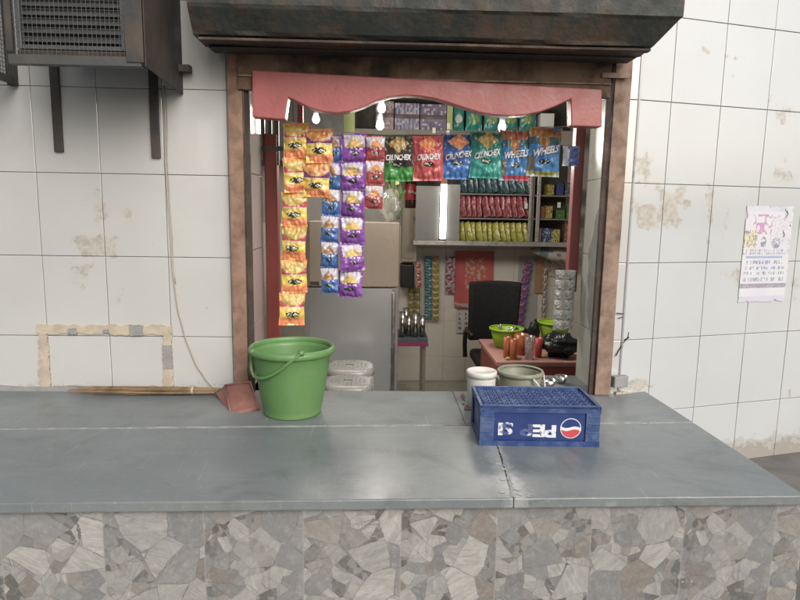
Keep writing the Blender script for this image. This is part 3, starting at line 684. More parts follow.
# ---------- things on the counter ----------
# broom of thin sticks
t = thing('stick_broom', 'bundle of thin broom sticks lying at the foot of the left wall', 'broom', (-.95, 2.46, COUNTER))
mb = MB()
for k in range(60):
    f = rnd(0, 1); x0 = -1.22+rnd(-.05, .28); a = rnd(0, 2*pi); r = .030*sqrt(rnd(0, 1))
    y, z = 2.462+r*cos(a)*.9, COUNTER+.019+r*.5*sin(a)
    sp = 1.0
    mb.tube([(x0, y+rnd(-.008, .008), max(COUNTER+.0035, z+rnd(-.004, .004))), ((x0-.64)/2, y+rnd(-.003, .003), z), (-.645, 2.462+(y-2.462)*.6, COUNTER+.019+(z-COUNTER-.019)*.7)], [.0012, .0022, .0026], 5)
mb.build('sticks', 'stick', t)
mb = MB(); mb.lathe([(.022, -.005), (.024, 0), (.022, .005)], n=20, M=Matrix.Translation((-.75, 2.462, COUNTER+.020)) @ Matrix.Rotation(pi/2, 4, 'Y') @ Matrix.Scale(.72, 4, (1, 0, 0))); mb.build('binding', 'mortar', t)
# dustpan standing against post and bucket
t = thing('dustpan', 'worn brick red plastic dustpan leaning between the rusty post and green bucket', 'dustpan', (-.56, 2.36, COUNTER))
def A(u, v, Y): return pY(u, v, Y)
f1, f2, f3, f4 = A(225, 385.5, 2.43), A(250, 382, 2.42), A(258.5, 409, 2.275), A(231, 415.5, 2.235)
l1, l2 = A(215, 393, 2.44), A(222, 402, 2.36)
nrm = (f2-f1).cross(f4-f1).normalized(); nrm = nrm if nrm.y > 0 else -nrm
def thick(mb, quad, d):
    n = len(quad); mb.add(list(quad)+[p+d for p in quad], [tuple(range(n)), tuple(range(2*n-1, n-1, -1))]+[(i, (i+1) % n, (i+1) % n+n, i+n) for i in range(n)])
mb = MB()
def warp(u, v):
    p = f4.lerp(f3, u).lerp(f1.lerp(f2, u), v); return p+nrm*(-.010*sin(pi*u)*sin(pi*v)+.002*fn3(u*4, v*4)+.004*abs(u-.5))
mb.grid(warp, 10, 10); mb.build('pan', 'dustpan_plastic', t, solid=.005)
mb = MB(); mb.grid(lambda u, v: l1.lerp(f1, u).lerp(l2.lerp(f4, u), v)+nrm*(.004*sin(pi*u)), 6, 6); mb.build('side_wing', 'dustpan_plastic', t, solid=.005)
mb = MB(); mb.tube([f1, f2], .005, 8); mb.tube([f1, f4], .0045, 8); mb.tube([f2, f3], .0045, 8); mb.tube([f4, f3], .003, 8); mb.build('rim', 'dustpan_plastic', t)
# green bucket
t = thing('bucket', 'large green plastic bucket with a drooping handle on the counter', 'bucket', (-.318, 2.262, COUNTER))
mb = MB()
mb.lathe([(0, .008), (.100, .008), (.101, .001), (.106, 0), (.108, .006), (.107, .012), (.112, .03), (.126, .11), (.1385, .185), (.1455, .222), (.147, .225), (.148, .24), (.1445, .24), (.143, .224), (.134, .18), (.120, .10), (.106, .018), (0, .014)], n=64)
mb.build('body', 'green_plastic', t, local=True)
mb = MB(); mb.lathe([(.144, .232), (.150, .230), (.157, .233), (.1605, .240), (.1605, .248), (.157, .256), (.150, .259), (.145, .256), (.1435, .248), (.144, .240)], n=64)
mb.build('rim', 'green_plastic', t, local=True)
hp = []
for k in range(25):
    a = radians(198+ (320-198)*k/24); f = k/24
    # the bail hangs low on the left front and rises to the lug on the right front
    z = .228-.105*sin(pi*min(1, f*1.25)) if False else None
    hp.append(a)
mb = MB(); P = []
ctrl = [(205, 332), (203, 352), (204, 366), (209, 373), (222, 375.5), (240, 373), (262, 366), (283, 357), (297, 352), (303, 351)]
# measured over the bucket's front: pixel offsets inside the enlarged view
for (a, b) in [(252, 352), (251, 361), (251.5, 370), (254, 376), (260, 378.5), (268, 377), (279, 371), (290, 362), (298, 356), (301, 353.5)]:
    # meet the front of the bucket's wall (slightly proud of it)
    d = ray(a, b); best = None
    for q in range(400):
        s = 1.9+q*.002; p = d*s; z = p.z+H-COUNTER; r = .110+(.147-.110)*max(0, z)/.225+.007
        if sqrt((p.x+.318)**2+(p.y-2.262)**2) < r: best = p; break
    if best is None: best = d*2.262
    P.append(Vector((best.x+.318, best.y-2.262, best.z+H-COUNTER)))
Q = []
for i in range(len(P)-1):
    p0, p1, p2, p3 = P[max(i-1, 0)], P[i], P[i+1], P[min(i+2, len(P)-1)]
    for g in range(5):
        s = g/5; Q.append(.5*((2*p1)+(p2-p0)*s+(2*p0-5*p1+4*p2-p3)*s*s+(3*p1-p0-3*p2+p3)*s**3))
Q.append(P[-1]); mb.tube(Q, .0062, 10); mb.build('handle', 'green_plastic', t, local=True)
for p in (P[0], P[-1]): mb = MB(); mb.lathe([(0, -.008), (.011, -.008), (.011, .008), (0, .008)], c=p+Vector((0, .004, 0)), n=14); mb.build('handle_lug', 'green_plastic', t, local=True)
# blue bottle crate, upside down
CW, CD, CH = .398, .226, .137
t = thing('bottle_crate', 'blue soft drink crate lying upside down on the counter, its lettering inverted', 'crate', (.541, 2.032, COUNTER+.001), rot=(0, 0, radians(-1.5)))
hx, hy = CW/2, CD/2
mb = MB(); w = .008; tp = .004
def side(p, q, n):
    p, q, n = Vector(p), Vector(q), Vector(n)
    up = Vector((0, 0, CH))
    d = q-p
    def quad(a, b, z0, z1, off): return [p+d*a+n*off+up*z0, p+d*b+n*off+up*z0, p+d*b+n*off+up*z1, p+d*a+n*off+up*z1]
    # plain wall with a recessed middle panel framed by rails and corner blocks
    thick(mb, quad(.115, .885, .12, .84, -.006), -n*w)
    return quad
crs = [((-hx, -hy, 0), (hx, -hy, 0), (0, -1, 0)), ((hx, -hy, 0), (hx, hy, 0), (1, 0, 0)), ((hx, hy, 0), (-hx, hy, 0), (0, 1, 0)), ((-hx, hy, 0), (-hx, -hy, 0), (-1, 0, 0))]
for c in crs: side(*c)
mb.build('side_panel', 'crate_blue', t, local=True)
mb = MB()
for p, q, n in crs:
    p, q, n = Vector(p), Vector(q), Vector(n); d = q-p; up = Vector((0, 0, CH))
    thick(mb, [p+d*.006+n*.0, q-d*.006+n*.0, q-d*.006+up*.115, p+d*.006+up*.115], -n*(w+.004))
    thick(mb, [p+d*.006+up*.845, q-d*.006+up*.845, q-d*.006+up*.985, p+d*.006+up*.985], -n*(w+.004))
mb.build('rail', 'crate_scuffed', t, local=True, bevel=.002)
for sx in (-1, 1):
    for sy in (-1, 1):
        mb = MB()
        mb.box((sx*hx-(.047 if sx > 0 else -.0)-.001*sx, sy*hy-(.010 if sy > 0 else 0), .0165), (sx*hx+(.047 if sx < 0 else 0)-.001*sx, sy*hy+(.010 if sy < 0 else 0), CH*.84))
        mb.box((sx*hx-(.010 if sx > 0 else 0), sy*hy-(.040 if sy > 0 else -.011), .0165), (sx*hx+(.010 if sx < 0 else 0), sy*hy+(.040 if sy < 0 else -.011), CH*.84))
        for z in (.045, .075, .1):
            x0 = sx*hx-(.04 if sx > 0 else -.006); mb.box((x0, sy*hy-(.002 if sy < 0 else -.001), z), (x0+.034, sy*hy+(.001 if sy < 0 else .002), z+.006))
        mb.build('corner_block', 'crate_edge', t, local=True, bevel=.002)
mb = MB(); zt = CH-.012
for sx in (-1, 1): mb.box((sx*(hx-.005)-.005, -hy, CH-.010), (sx*(hx-.005)+.005, hy, CH))
for sy in (-1, 1): mb.box((-hx+.011, sy*(hy-.005)-.005, CH-.0101), (hx-.011, sy*(hy-.005)+.005, CH-.0003))
mb.build('base_rim', 'crate_edge', t, local=True, bevel=.0015)
mb = MB(); nxc, nyc = 12, 7
mb.box((-hx+.012, -hy+.012, CH-.026), (hx-.012, hy-.012, CH-.0235))
cx, cy = (CW-.026)/nxc, (CD-.026)/nyc
for i in range(nxc+1):
    x = -hx+.013+i*cx; mb.box((x-.0022, -hy+.011, zt-.009), (x+.0022, hy-.011, zt+.004))
for j in range(nyc+1):
    y = -hy+.013+j*cy; mb.box((-hx+.011, y-.0022, zt-.009), (hx-.011, y+.0022, zt+.0037))
for i in range(nxc):
    for j in range(nyc):
        x, y = -hx+.013+(i+.5)*cx, -hy+.013+(j+.5)*cy; r = cx*.36
        mb.lathe([(r, -.007), (r, .006), (r-.0035, .006), (r-.0035, -.007)], c=(x, y, zt), n=10)
        if (i+j) % 2: mb.tube([(x-cx*.5, y-cy*.5, zt+.0015), (x+cx*.5, y+cy*.5, zt+.0015)], .0016, 5)
        else: mb.tube([(x-cx*.5, y+cy*.5, zt+.0015), (x+cx*.5, y-cy*.5, zt+.0015)], .0016, 5)
mb.build('base_lattice', 'crate_scuffed', t, local=True)
fy0 = -hy+.0052       # printed panel face
def inv(mb, vs, fs, cx, cz, y, k=1.0, **kw):
    mb.add([(cx-v.x*k, y, cz-v.y) for v in vs], fs, **kw)
def px(u, v):         # pixel on the crate's front face -> local
    p = pY(u, v, 1.925); return p.x-.541, p.z-COUNTER-.001
for ch, u, v, mt in (('P', 551, 430.5, 'print_white'), ('E', 540, 430, 'print_white'), ('P', 527.5, 429.5, 'print_worn'), ('I', 501.5, 428.5, 'print_white'), ('S', 508, 428, 'print_worn')):
    vs, fs = text_mesh(ch, .056, .0024); x, z = px(u, v); mb = MB(); inv(mb, vs, fs, x, z, fy0-.0004, 1.5); mb.build('lettering', mt, t, local=True)
x, z = px(571.2, 428); R = .0345
e = thing('emblem', None, None, (x, fy0, z)); e.parent = t
mb = MB(); n = 40; mb.add([(R*cos(2*pi*k/n), -.0004, R*sin(2*pi*k/n)) for k in range(n)], [tuple(range(n))]); mb.build('ring', 'ink_white', e, local=True)
wav = lambda s: .0028*sin(s*pi*1.15)
def cap(sgn, off):
    r = R*.93; P = []; x0 = sqrt(r*r-off*off)
    xs = [-x0+2*x0*k/20 for k in range(21)]
    low = [(x, off*sgn+wav(x/r)) for x in xs if (x*x+(off*sgn+wav(x/r))**2) <= r*r*1.0001]
    a0 = math.atan2(low[-1][1], low[-1][0]); a1 = math.atan2(low[0][1], low[0][0])
    if sgn > 0:
        if a1 < a0: a1 += 2*pi
    else:
        if a1 > a0: a1 -= 2*pi
    arcp = [(r*cos(a0+(a1-a0)*k/24), r*sin(a0+(a1-a0)*k/24)) for k in range(1, 24)]
    return [(a, -.0008, b) for a, b in low+arcp]
mb = MB(); q = cap(1, .004); mb.add(q, [tuple(range(len(q)))]); mb.build('upper_field', 'print_blue', e, local=True)
mb = MB(); q = cap(-1, .006); mb.add(q, [tuple(range(len(q)))]); mb.build('lower_field', 'print_red', e, local=True)
# white tub
t = thing('plastic_tub', 'small white lidded tub behind the blue crate', 'tub', (.412, 2.335, COUNTER))
mb = MB(); mb.lathe([(0, .001), (.052, .001), (.054, .004), (.056, .12), (.055, .128)], n=40); mb.build('body', 'white_plastic', t, local=True)
mb = MB(); mb.lathe([(.0555, .124), (.060, .124), (.0605, .140), (.058, .146), (.052, .147), (.050, .143), (0, .142)], n=40); mb.build('lid', 'white_plastic', t, local=True)
# grey bucket
t = thing('bucket', 'small grey green bucket with a bent handle behind the blue crate', 'bucket', (.582, 2.405, COUNTER))
mb = MB(); mb.lathe([(0, .003), (.070, .003), (.072, .0), (.075, .02), (.086, .115), (.084, .118), (.082, .114), (.071, .02), (0, .012)], n=48); mb.build('body', 'grey_plastic', t, local=True)
mb = MB(); mb.lathe([(.084, .112), (.092, .114), (.0945, .122), (.092, .130), (.086, .132), (.083, .126)], n=48); mb.build('rim', 'grey_plastic', t, local=True)
mb = MB(); P = []
for k in range(15):
    f = k/14; a = radians(-62+74*f*1.0); P.append((.097*cos(a), .097*sin(a), .112-.062*sin(pi*f)))
mb.tube([(.03, -.0925, .118), (.045, -.093, .10), (.062, -.09, .078), (.075, -.082, .062), (.088, -.058, .058), (.097, -.02, .075), (.097, .01, .115)], .0042, 8); mb.build('handle', 'white_plastic', t, local=True)
# steel bowls by the sill
for k, (u, v, r) in enumerate(((548, 387, .036), (561, 383, .030))):
    c = pZ(u, v, COUNTER); c.y = min(c.y, 2.72)
    mb = MB(); mb.lathe([(0, .002), (r*.6, .002), (r*.85, .015), (r, .034), (r*.96, .034), (r*.8, .016), (r*.5, .006), (0, .006)], c=c, n=24)
    tag(mb.build('steel_bowl', 'steel_bright'), ('shallow steel bowl on the sill nearest the blue crate', 'smaller steel bowl on the sill farther back by the reveal')[k], 'bowl', 'steel bowls on the sill')

# ---------- hanging packets ----------
ORANGE, YELLOW = (.68, .19, .03), (.66, .46, .02)
def oval(u, v, cu, cv, ru, rv): return ((u-cu)/ru)**2+((v-cv)/rv)**2
def logo(u, v, cu, cv, ru, rv, c):
    o = oval(u, v, cu, cv, ru, rv)
    if o < 1:
        s = fn3(u*31, v*34, 2)
        return (.60, .60, .50) if s > .12 and o < .62 else (.025, .035, .025)
    return c
def c_orange(u, v, side=(.42, .02, .055), dome=(.46, .33, .055)):
    if v < .2: return lerp(ORANGE, (.6, .12, .03), .5*(fn3(u*5, v*9)+.5))
    if v < .50: return logo(u, v, .5, .345, .27, .085, lerp(ORANGE, YELLOW, sm(.2, .28, v)))
    if v < .56: return (.55, .42, .16) if u > .12 else YELLOW
    if v > .93: return ORANGE
    if oval(u, v, .5, .84, .46, .25) < 1: return lerp(dome, (.60, .42, .10), .8*(fn3(u*9, v*9)+.3))
    if v > .74: return lerp(ORANGE, dome, .3)
    return side
c_amber = lambda u, v: c_orange(u, v, (.13, .02, .15), (.50, .17, .03))
def c_pouch(bot, tri, band, bw=.0):
    def f(u, v):
        if v < .53:
            c = lerp(bot, tuple(x*.6 for x in bot), sm(.2, .0, v))
            if v > .42 and abs(u-.5) < .3 and fn3(u*40, v*14, 1) > .1: return (.62, .6, .66)
            return logo(u, v, .5, .30, .2, .07, c)
        if bw and (u < bw or u > 1-bw): return bot
        k = (v-.53)/.36
        if abs(u-.5) < .40*(1-k): return lerp(tri, tuple(x*1.35 for x in tri), fn3(u*14, v*14)+.4)
        if v > .95: return bot
        return lerp((.42, .40, .46), (.52, .5, .56), fn3(u*5, v*6)+.5)
    return f
c_blue = c_pouch((.012, .105, .36), (.31, .155, .06), None)
c_purple = c_pouch((.20, .035, .33), (.50, .32, .06), None, .10)
c_red = c_pouch((.33, .03, .03), (.52, .19, .04), None)
def pillow(w, h, d, cf, nu=22, nv=28, seed=0., mat='foil', wr=1.0, back=(.45, .45, .47)):
    """soft filled packet hanging from its top edge at z=0, front to -y, with crimped end seals"""
    def fn(u, v, s=-1):
        k = max(0.0, 1-abs(2*u-1)**2.4)**.75*max(0.0, sin(pi*min(1, max(0, (v-.05)/.9))))**.55
        n = wr*(.010*fn3(u*3.1+seed, v*4.2, seed)+.006*fn3(u*8+seed, v*9, 3+seed))*(.35+k)
        rad = wr*.004*sin((u-.5)*38+seed)*(sm(.22, .05, v)+sm(.78, .95, v))*(.4+k)
        x = (u-.5)*w*(1-.07*sin(pi*v))+w*.015*fn3(v*5, seed, 7)
        z = -h*(1-v)
        return (x, s*d*k*.5+(n+rad)*w/.11*(1 if s < 0 else -.6), z)
    mb = MB(); mb.grid(lambda u, v: fn(u, v), nu, nv, cf)
    if back: mb.grid(lambda u, v: fn(1-u, v, 1), 8, 10, lambda u, v: back)
    return mb, fn
STRIP_G = 'packet strips hanging on the left of the opening'
def snack_strip(label, u0, v0, u1, v1, n, cf, w, Y=2.6):
    a, b = pY(u0, v0, Y), pY(u1, v1, Y)
    t = thing('packet_strip', label, 'snack packets', a, STRIP_G)
    pitch = (a.z-b.z)/n; lean = (b.x-a.x)/(a.z-b.z)
    mes = []
    for q in range(min(4, n)):
        mb, _ = pillow(w, pitch*1.0, .036, cf, seed=q*3.7+u0, wr=1.25, back=cf(.03, .3)); mes.append(mb.mesh('packet', 'foil'))
    for k in range(n):
        o = link_mesh('packet', mes[(k*2+k//3) % len(mes)], t, (lean*pitch*k+rnd(-.003, .003), rnd(-.004, .004), -pitch*k), (rnd(-.12, .08), rnd(-.05, .05), rnd(-.34, .34)))
    return t
snack_strip('long strip of orange and yellow snack packets with crimson sides, leftmost', 296, 123, 292.5, 325, 6, c_orange, .112)
snack_strip('short strip of two orange and yellow packets with purple sides', 319, 129, 315, 197, 2, c_amber, .112, 2.58)
snack_strip('strip of small blue and silver snack packets', 332, 135, 328, 293, 6, c_blue, .080, 2.615)
snack_strip('strip of purple snack packets with a gold heap on silver', 353.5, 134, 350.5, 297, 6, c_purple, .110)
snack_strip('short strip of three small red and silver packets beside the large green bag', 375.5, 136, 374.5, 209, 3, c_red, .080)
# large bags
def chip(u, v, cu, cv, s, c):
    if abs(u-cu)*.9+abs(v-cv)*1.5+.05*fn3(u*6, v*6) < s: return lerp(c, tuple(x*1.5 for x in c), fn3(u*16, v*10)+.4)
    return None
def c_big(top, mid, bot, chipc, wave=.36):
    def f(u, v):
        c = chip(u, v, .52, .83, .30, chipc)
        if c and v > .64: return c
        w = wave+.05*sin(u*5+1)
        base = bot if v < w else lerp(mid, top, sm(.5, .85, v))
        return logo(u, v, .48, .36, .17, .055, base)
    return f
bags = [
 ('large black and green bag of crisps with white slanted lettering', 398, 136.5, 30, 41, c_big((.045, .04, .032), (.05, .045, .04), (.03, .25, .035), (.33, .215, .055)), 'CRUNCHEX', 0, .0),
 ('large red bag of crisps with white lettering', 428, 136, 28, 41, c_big((.36, .022, .03), (.42, .03, .04), (.45, .045, .05), (.50, .15, .03)), 'CRUNCHEX', 0, .04),
 ('large deep blue bag of crisps with a single orange chip', 458.5, 134.5, 31, 41, c_big((.01, .06, .22), (.012, .10, .36), (.015, .14, .44), (.52, .19, .05)), 'CRUNCHEX', 0, .18),
 ('large teal bag of crisps between the deep blue bag and the ring snacks', 487, 132.5, 30, 42, c_big((.01, .16, .13), (.01, .22, .19), (.015, .27, .22), (.36, .26, .07)), 'CRUNCHEX', 0, .2)]
def c_wheel(seal, topc):
    def f(u, v):
        if v < .10: return seal
        if v > .80: return lerp(topc, (.38, .20, .04), fn3(u*7, v*6)+.3)
        if v > .55 and abs(u-.45) < .13+.08*fn3(v*9, 3): return (.40, .18, .05)
        if v > .66: return lerp((.06, .13, .05), (.01, .10, .30), fn3(u*5, v*5)+.4)
        if v < .42 and u < .2: return (.13, .12, .10)
        return logo(u, v, .5, .30, .16, .05, lerp((.01, .13, .36), (.02, .19, .45), fn3(u*4, v*4)+.5))
    return f
bags += [('large bright blue snack bag with a red bottom seal', 516, 130.5, 29, 46, c_wheel((.42, .02, .05), (.33, .06, .04)), 'WHEELS', 0, .12),
         ('large bright blue snack bag with an olive bottom seal, nearest the pink post', 546, 127.5, 31, 45, c_wheel((.28, .26, .05), (.34, .14, .03)), 'WHEELS', 0, .22)]
for k, (label, u, v, wp, hp_, cf, word, _, tilt) in enumerate(bags):
    Y = 2.65-.004*(k % 2)*3; s = (Y*1.03)/F; p = pY(u, v, Y); w, h = wp*s*1.06, hp_*s*1.02
    t = thing('crisp_bag', label, 'crisp bag', p, 'large crisp bags pegged on the cord')
    mb, fn = pillow(w, h, .050, cf, 38, 46, seed=k*2.3+.4, wr=1.25, back=cf(.95, .3)); mb.build('foil_bag', 'foil', t, local=True)
    vs, fs = text_mesh(word, h*(.175 if len(word) > 6 else .15), .0011, .15)
    lx = max(abs(q.x) for q in vs); sc = .42*w/lx
    mb = MB(); V = []
    for q in vs:
        x, z = q.x*sc, q.y*1.0+h*(.5-1.0)+x_t if False else q.y
        x = q.x*sc; z = q.y*min(1.35, max(1.0, sc*1.25))+tilt*x; vv = .515+z/h; uu = .5+x/w
        f = fn(uu, vv); V.append((f[0], f[1]-.0062, f[2]))
    mb.add(V, fs); mb.build('lettering', 'ink_white', t, local=True)
    t.rotation_euler = (rnd(-.04, .02), rnd(-.03, .03), rnd(-.12, .12))
p = pY(571.5, 146, 2.70); s = 2.7/F*1.03
t = thing('crisp_bag', 'small blue and white sachet hanging last on the cord against the pink post', 'crisp bag', p, 'large crisp bags pegged on the cord')
mb, fn = pillow(.075, .085, .02, lambda u, v: (.5, .52, .56) if u < .35+.1*fn3(v*5, 1) else lerp((.012, .06, .30), (.3, .4, .6), max(0, fn3(u*9, v*9))), 16, 18, 4.); mb.build('foil_bag', 'foil', t, local=True)
mb = MB(); P = [pY(u, v, 2.655) for u, v in ((262, 112), (285, 121), (310, 126), (340, 132), (384, 134.5), (430, 134), (475, 132), (530, 127), (560, 127), (585, 124))]
mb.tube(P, .0018, 6); tag(mb.build('hanging_cord', 'cable'), 'thin cord strung across the opening carrying the packets', 'cord')

# ---------- inside the shop ----------
# fridge
t = thing('fridge', 'tall steel fridge with a cream freezer door behind the packets', 'fridge', (-.16, 4.1, 0))
FX0, FX1, FY, FTOP = -.462, .131, 3.80, H-.088
zs = pY(399, 288, FY).z
mb = MB(); mb.box((FX0+.004, FY+.045, .03), (FX1-.004, 4.42, FTOP-.004)); mb.build('cabinet', 'fridge_cream', t, bevel=.012)
def door(name, z0, z1, mat, r):
    mb = MB(); n = 14
    prof = []
    for k in range(n+1):
        f = k/n; x = FX0+(FX1-FX0)*f; e = min(f, 1-f); y = FY+(.030*(1-min(1, e/.09))**2.2)+(.004*(2*f-1)**2 if r else 0); prof.append((x, y))
    poly = prof+[(FX1, FY+.043), (FX0, FY+.043)]
    mb.prism(poly, z0, z1, axis='z'); return mb.build(name, mat, t, bevel=.004)
d1 = door('freezer_door', zs+.004, FTOP, 'fridge_cream', 0)
d2 = door('fridge_door', .06, zs-.004, 'steel', 1)
mb = MB(); mb.box((FX0+.045, FY-.003, zs+.012), (FX0+.10, FY+.006, zs+.035)); mb.build('handle_slot', 'fridge_dark', d1, bevel=.002)
mb = MB(); x = pY(392, 300, FY-.006).x; mb.box((x, FY-.006, .10), (x+.022, FY+.01, zs-.03)); mb.build('handle', 'steel_bright', d2, bevel=.004)
mb = MB(); mb.box((FX0+.02, FY+.06, .003), (FX1-.02, 4.38, .029)); mb.build('plinth', 'fridge_dark', t)
# things on the fridge: clear bag with green packets
mb = MB(); c = pY(391, 222, 4.0)
def blob(mb, c, sx, sy, sz, seed, nu=22, nv=14, amp=.28, f=2.4):
    def fn(u, v):
        a = 2*pi*u; b = pi*v; d = Vector((cos(a)*sin(b), sin(a)*sin(b), cos(b)))
        k = 1+amp*noise.noise(d*f+Vector((seed, 0, 0)))+amp*.6*noise.noise(d*f*2.7+Vector((0, seed, 0)))
        z = d.z*sz*k+sz
        return (c[0]+d.x*sx*k, c[1]+d.y*sy*k, c[2]+max(0.0, z))
    mb.grid(fn, nu, nv)
blob(mb, (.075, 4.0, FTOP), .062, .06, .10, 3.); tag(mb.build('plastic_bag', 'clear_plastic'), 'crumpled clear plastic bag on top of the fridge', 'plastic bag')
mb = MB()
for k in range(46):
    x, y, z = .075+rnd(-.075, .07), 4.14+rnd(-.05, .05), FTOP+rnd(.0, .30); a, b = rnd(0, 6), rnd(-.7, .7); L, W = rnd(.04, .085), rnd(.010, .02)
    M = Matrix.Translation((x, y, z)) @ Matrix.Rotation(a, 4, 'Z') @ Matrix.Rotation(b, 4, 'Y')
    g = (.06, .13, .02) if rnd(0, 1) < .6 else ((.34, .34, .05) if rnd(0, 1) < .5 else (.03, .08, .10))
    mb.add([(-W, 0, 0), (W, 0, 0), (W*.9, .012, L), (0, .016, L*1.25), (-W*.9, .012, L)], [(0, 1, 2, 3, 4)], g, M=M)
tag(mb.build('packet_heap', 'print'), 'loose heap of green and yellow packets on the fridge beside the bottle', 'packets')
# box on the back wall with a cola bottle on it
a, b = pY(402.5, 208, 5.32), pY(416.5, 262, 5.32)
t = thing('wall_box', 'tall beige wall box left of the display cabinet', 'box', ((a.x+b.x)/2, 5.45, b.z))
mb = MB(); mb.box((a.x, 5.32, b.z), (b.x, 5.555, a.z)); mb.build('case', 'carton', t, bevel=.005)
mb = MB(); mb.box((a.x+.008, 5.313, b.z+.03), (b.x-.03, 5.3195, a.z-.01)); mb.build('cover', 'fridge_cream', t, bevel=.003)
bt = a.z+.001; bc = (pY(410, 205, 5.42).x, 5.42, bt)
t = thing('cola_bottle', 'dark soft drink bottle with a red label on the beige box', 'bottle', bc)
mb = MB(); mb.lathe([(0, .002), (.040, .0), (.046, .01), (.046, .09), (.047, .2), (.042, .25), (.022, .30), (.015, .31), (.015, .325), (0, .325)], n=24); mb.build('body', 'cola', t, local=True)
mb = MB(); mb.lathe([(.0475, .07), (.0485, .075), (.0492, .20), (.048, .205)], n=24); mb.build('label_band', 'bottle_red', t, local=True)
mb = MB(); mb.lathe([(.0165, .312), (.0175, .312), (.0175, .337), (0, .338)], n=20); mb.build('cap', 'bottle_red', t, local=True)
vs, fs = text_mesh('Cola', .028, .0005, .3); mb = MB(); mb.add([(.0515*sin(v.x/.0515), -.0515*cos(v.x/.0515), .14+v.y) for v in vs], fs); mb.build('lettering', 'ink_white', t, local=True)
a, b = pY(400.5, 263, 5.36), pY(414, 288, 5.36)
mb = MB(); mb.box((a.x, 5.36, b.z), (b.x, 5.555, a.z-.012)); tag(mb.build('meter_box', 'black_plastic', bevel=.012), 'black box on the back wall under the beige one', 'box')

# display cabinet on the back wall
KY, KB = 5.14, 5.555
kp = lambda u, v, Y=KY: pY(u, v, Y)
xa, xb, zb, zt_ = kp(414, 200).x, kp(580, 200).x, kp(500, 243.5).z, 2.60
xs = kp(533.5, 200).x; xu = kp(341, 130).x; zs1 = kp(450, 131).z
t = thing('display_cabinet', 'aluminium framed wall cabinet of shelves holding rows of packets', 'cabinet', ((xa+xb)/2, 5.4, zb))
mb = MB(); mb.box((xa+.005, KB-.02, zb), (xb, KB, zt_)); mb.box((xu, KB-.019, zs1-.02), (xa+.004, KB, zt_)); mb.build('back_panel', 'cabinet_back', t)
mb = MB(); mb.box((xa, KY-.004, zb-.022), (xb+.05, KY+.014, zb+.016)); mb.build('bottom_frame', 'aluminium', t, bevel=.003)
shelves = [zb+.0, kp(500, 218.5).z-.004, kp(500, 194).z-.004]
for k, z in enumerate(shelves): mb = MB(); mb.box((xa+.004, KY+.016, z-.006), (xs-.012, KB-.021, z+.006)); mb.build('shelf', 'shelf_board', t)
rsh = [zb+.0, kp(555, 219.5).z, kp(555, 196).z]
for z in rsh: mb = MB(); mb.box((xs+.013, KY+.016, z-.006), (xb-.004, KB-.021, z+.006)); mb.build('shelf', 'shelf_board', t)
mb = MB(); mb.box((xu, KY+.002, zs1-.035), (xb+.02, KB-.021, zs1+.006)); mb.build('top_shelf', 'shelf_board', t, bevel=.003)
for u0, u1 in ((529.5, 532), (537, 540.5)):
    mb = MB(); mb.box((kp(u0, 200).x, KY, zb+.017), (kp(u1, 200).x, KY+.02, zs1-.036)); mb.build('upright', 'aluminium', t, bevel=.002)
mb = MB(); mb.box((xs-.011, KY+.022, zb+.01), (xs+.012, KB-.022, zs1-.037)); mb.build('divider', 'shelf_board', t)
for (u0, u1, v0) in ((416, 439.5, 186), (447.5, 460, 184)):
    p, q = kp(u0, 200), kp(u1, 200); mb = MB(); mb.box((p.x, KY+.003, zb+.018), (q.x, KY+.007, kp(430, v0).z)); mb.build('frosted_pane', 'frosted_pane', t)
for u, v in ((448.5, 126), (434, 130.5), (526, 206), (559, 205), (448, 133)):
    p = kp(u, v, KY-.003); mb = MB(); mb.box((p.x-.013, KY-.006, p.z-.022), (p.x+.013, KY-.0015, p.z+.022)); mb.build('price_tag', 'white_paint', t)
mb = MB(); p, q = kp(447, 120), kp(452.5, 120); mb.box((p.x, KY-.001, zs1+.008), (q.x, KY+.02, zt_)); mb.build('upright', 'pillar_green', t)
mb = MB(); p, q = kp(342.5, 120), kp(355, 120); mb.box((p.x, KY-.02, zs1-.06), (q.x, KY+.001, zt_)); tag(mb.build('poster_board', 'pillar_green', bevel=.002), 'narrow lime coloured upright board at the left end of the top shelf', 'board')
# upright glowing strip added as the daylight glint on the cabinet's aluminium frame
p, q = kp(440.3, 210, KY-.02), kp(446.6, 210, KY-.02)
t = thing('daylight_glint', 'white glowing strip added for daylight glinting off the cabinet frame between frosted panes', 'glint', ((p.x+q.x)/2, KY-.02, zb+.02))
mb = MB(); mb.box((p.x, KY-.022, kp(443, 239, KY-.02).z), (q.x, KY-.006, kp(443, 184, KY-.02).z)); mb.build('glint_face', 'glint_glow', t, bevel=.004)
mb = MB(); mb.box((p.x, KY-.022, kp(443, 183, KY-.02).z), (q.x, KY-.006, kp(443, 173, KY-.02).z)); mb.build('strip_cap', 'cardboard', t, bevel=.002)
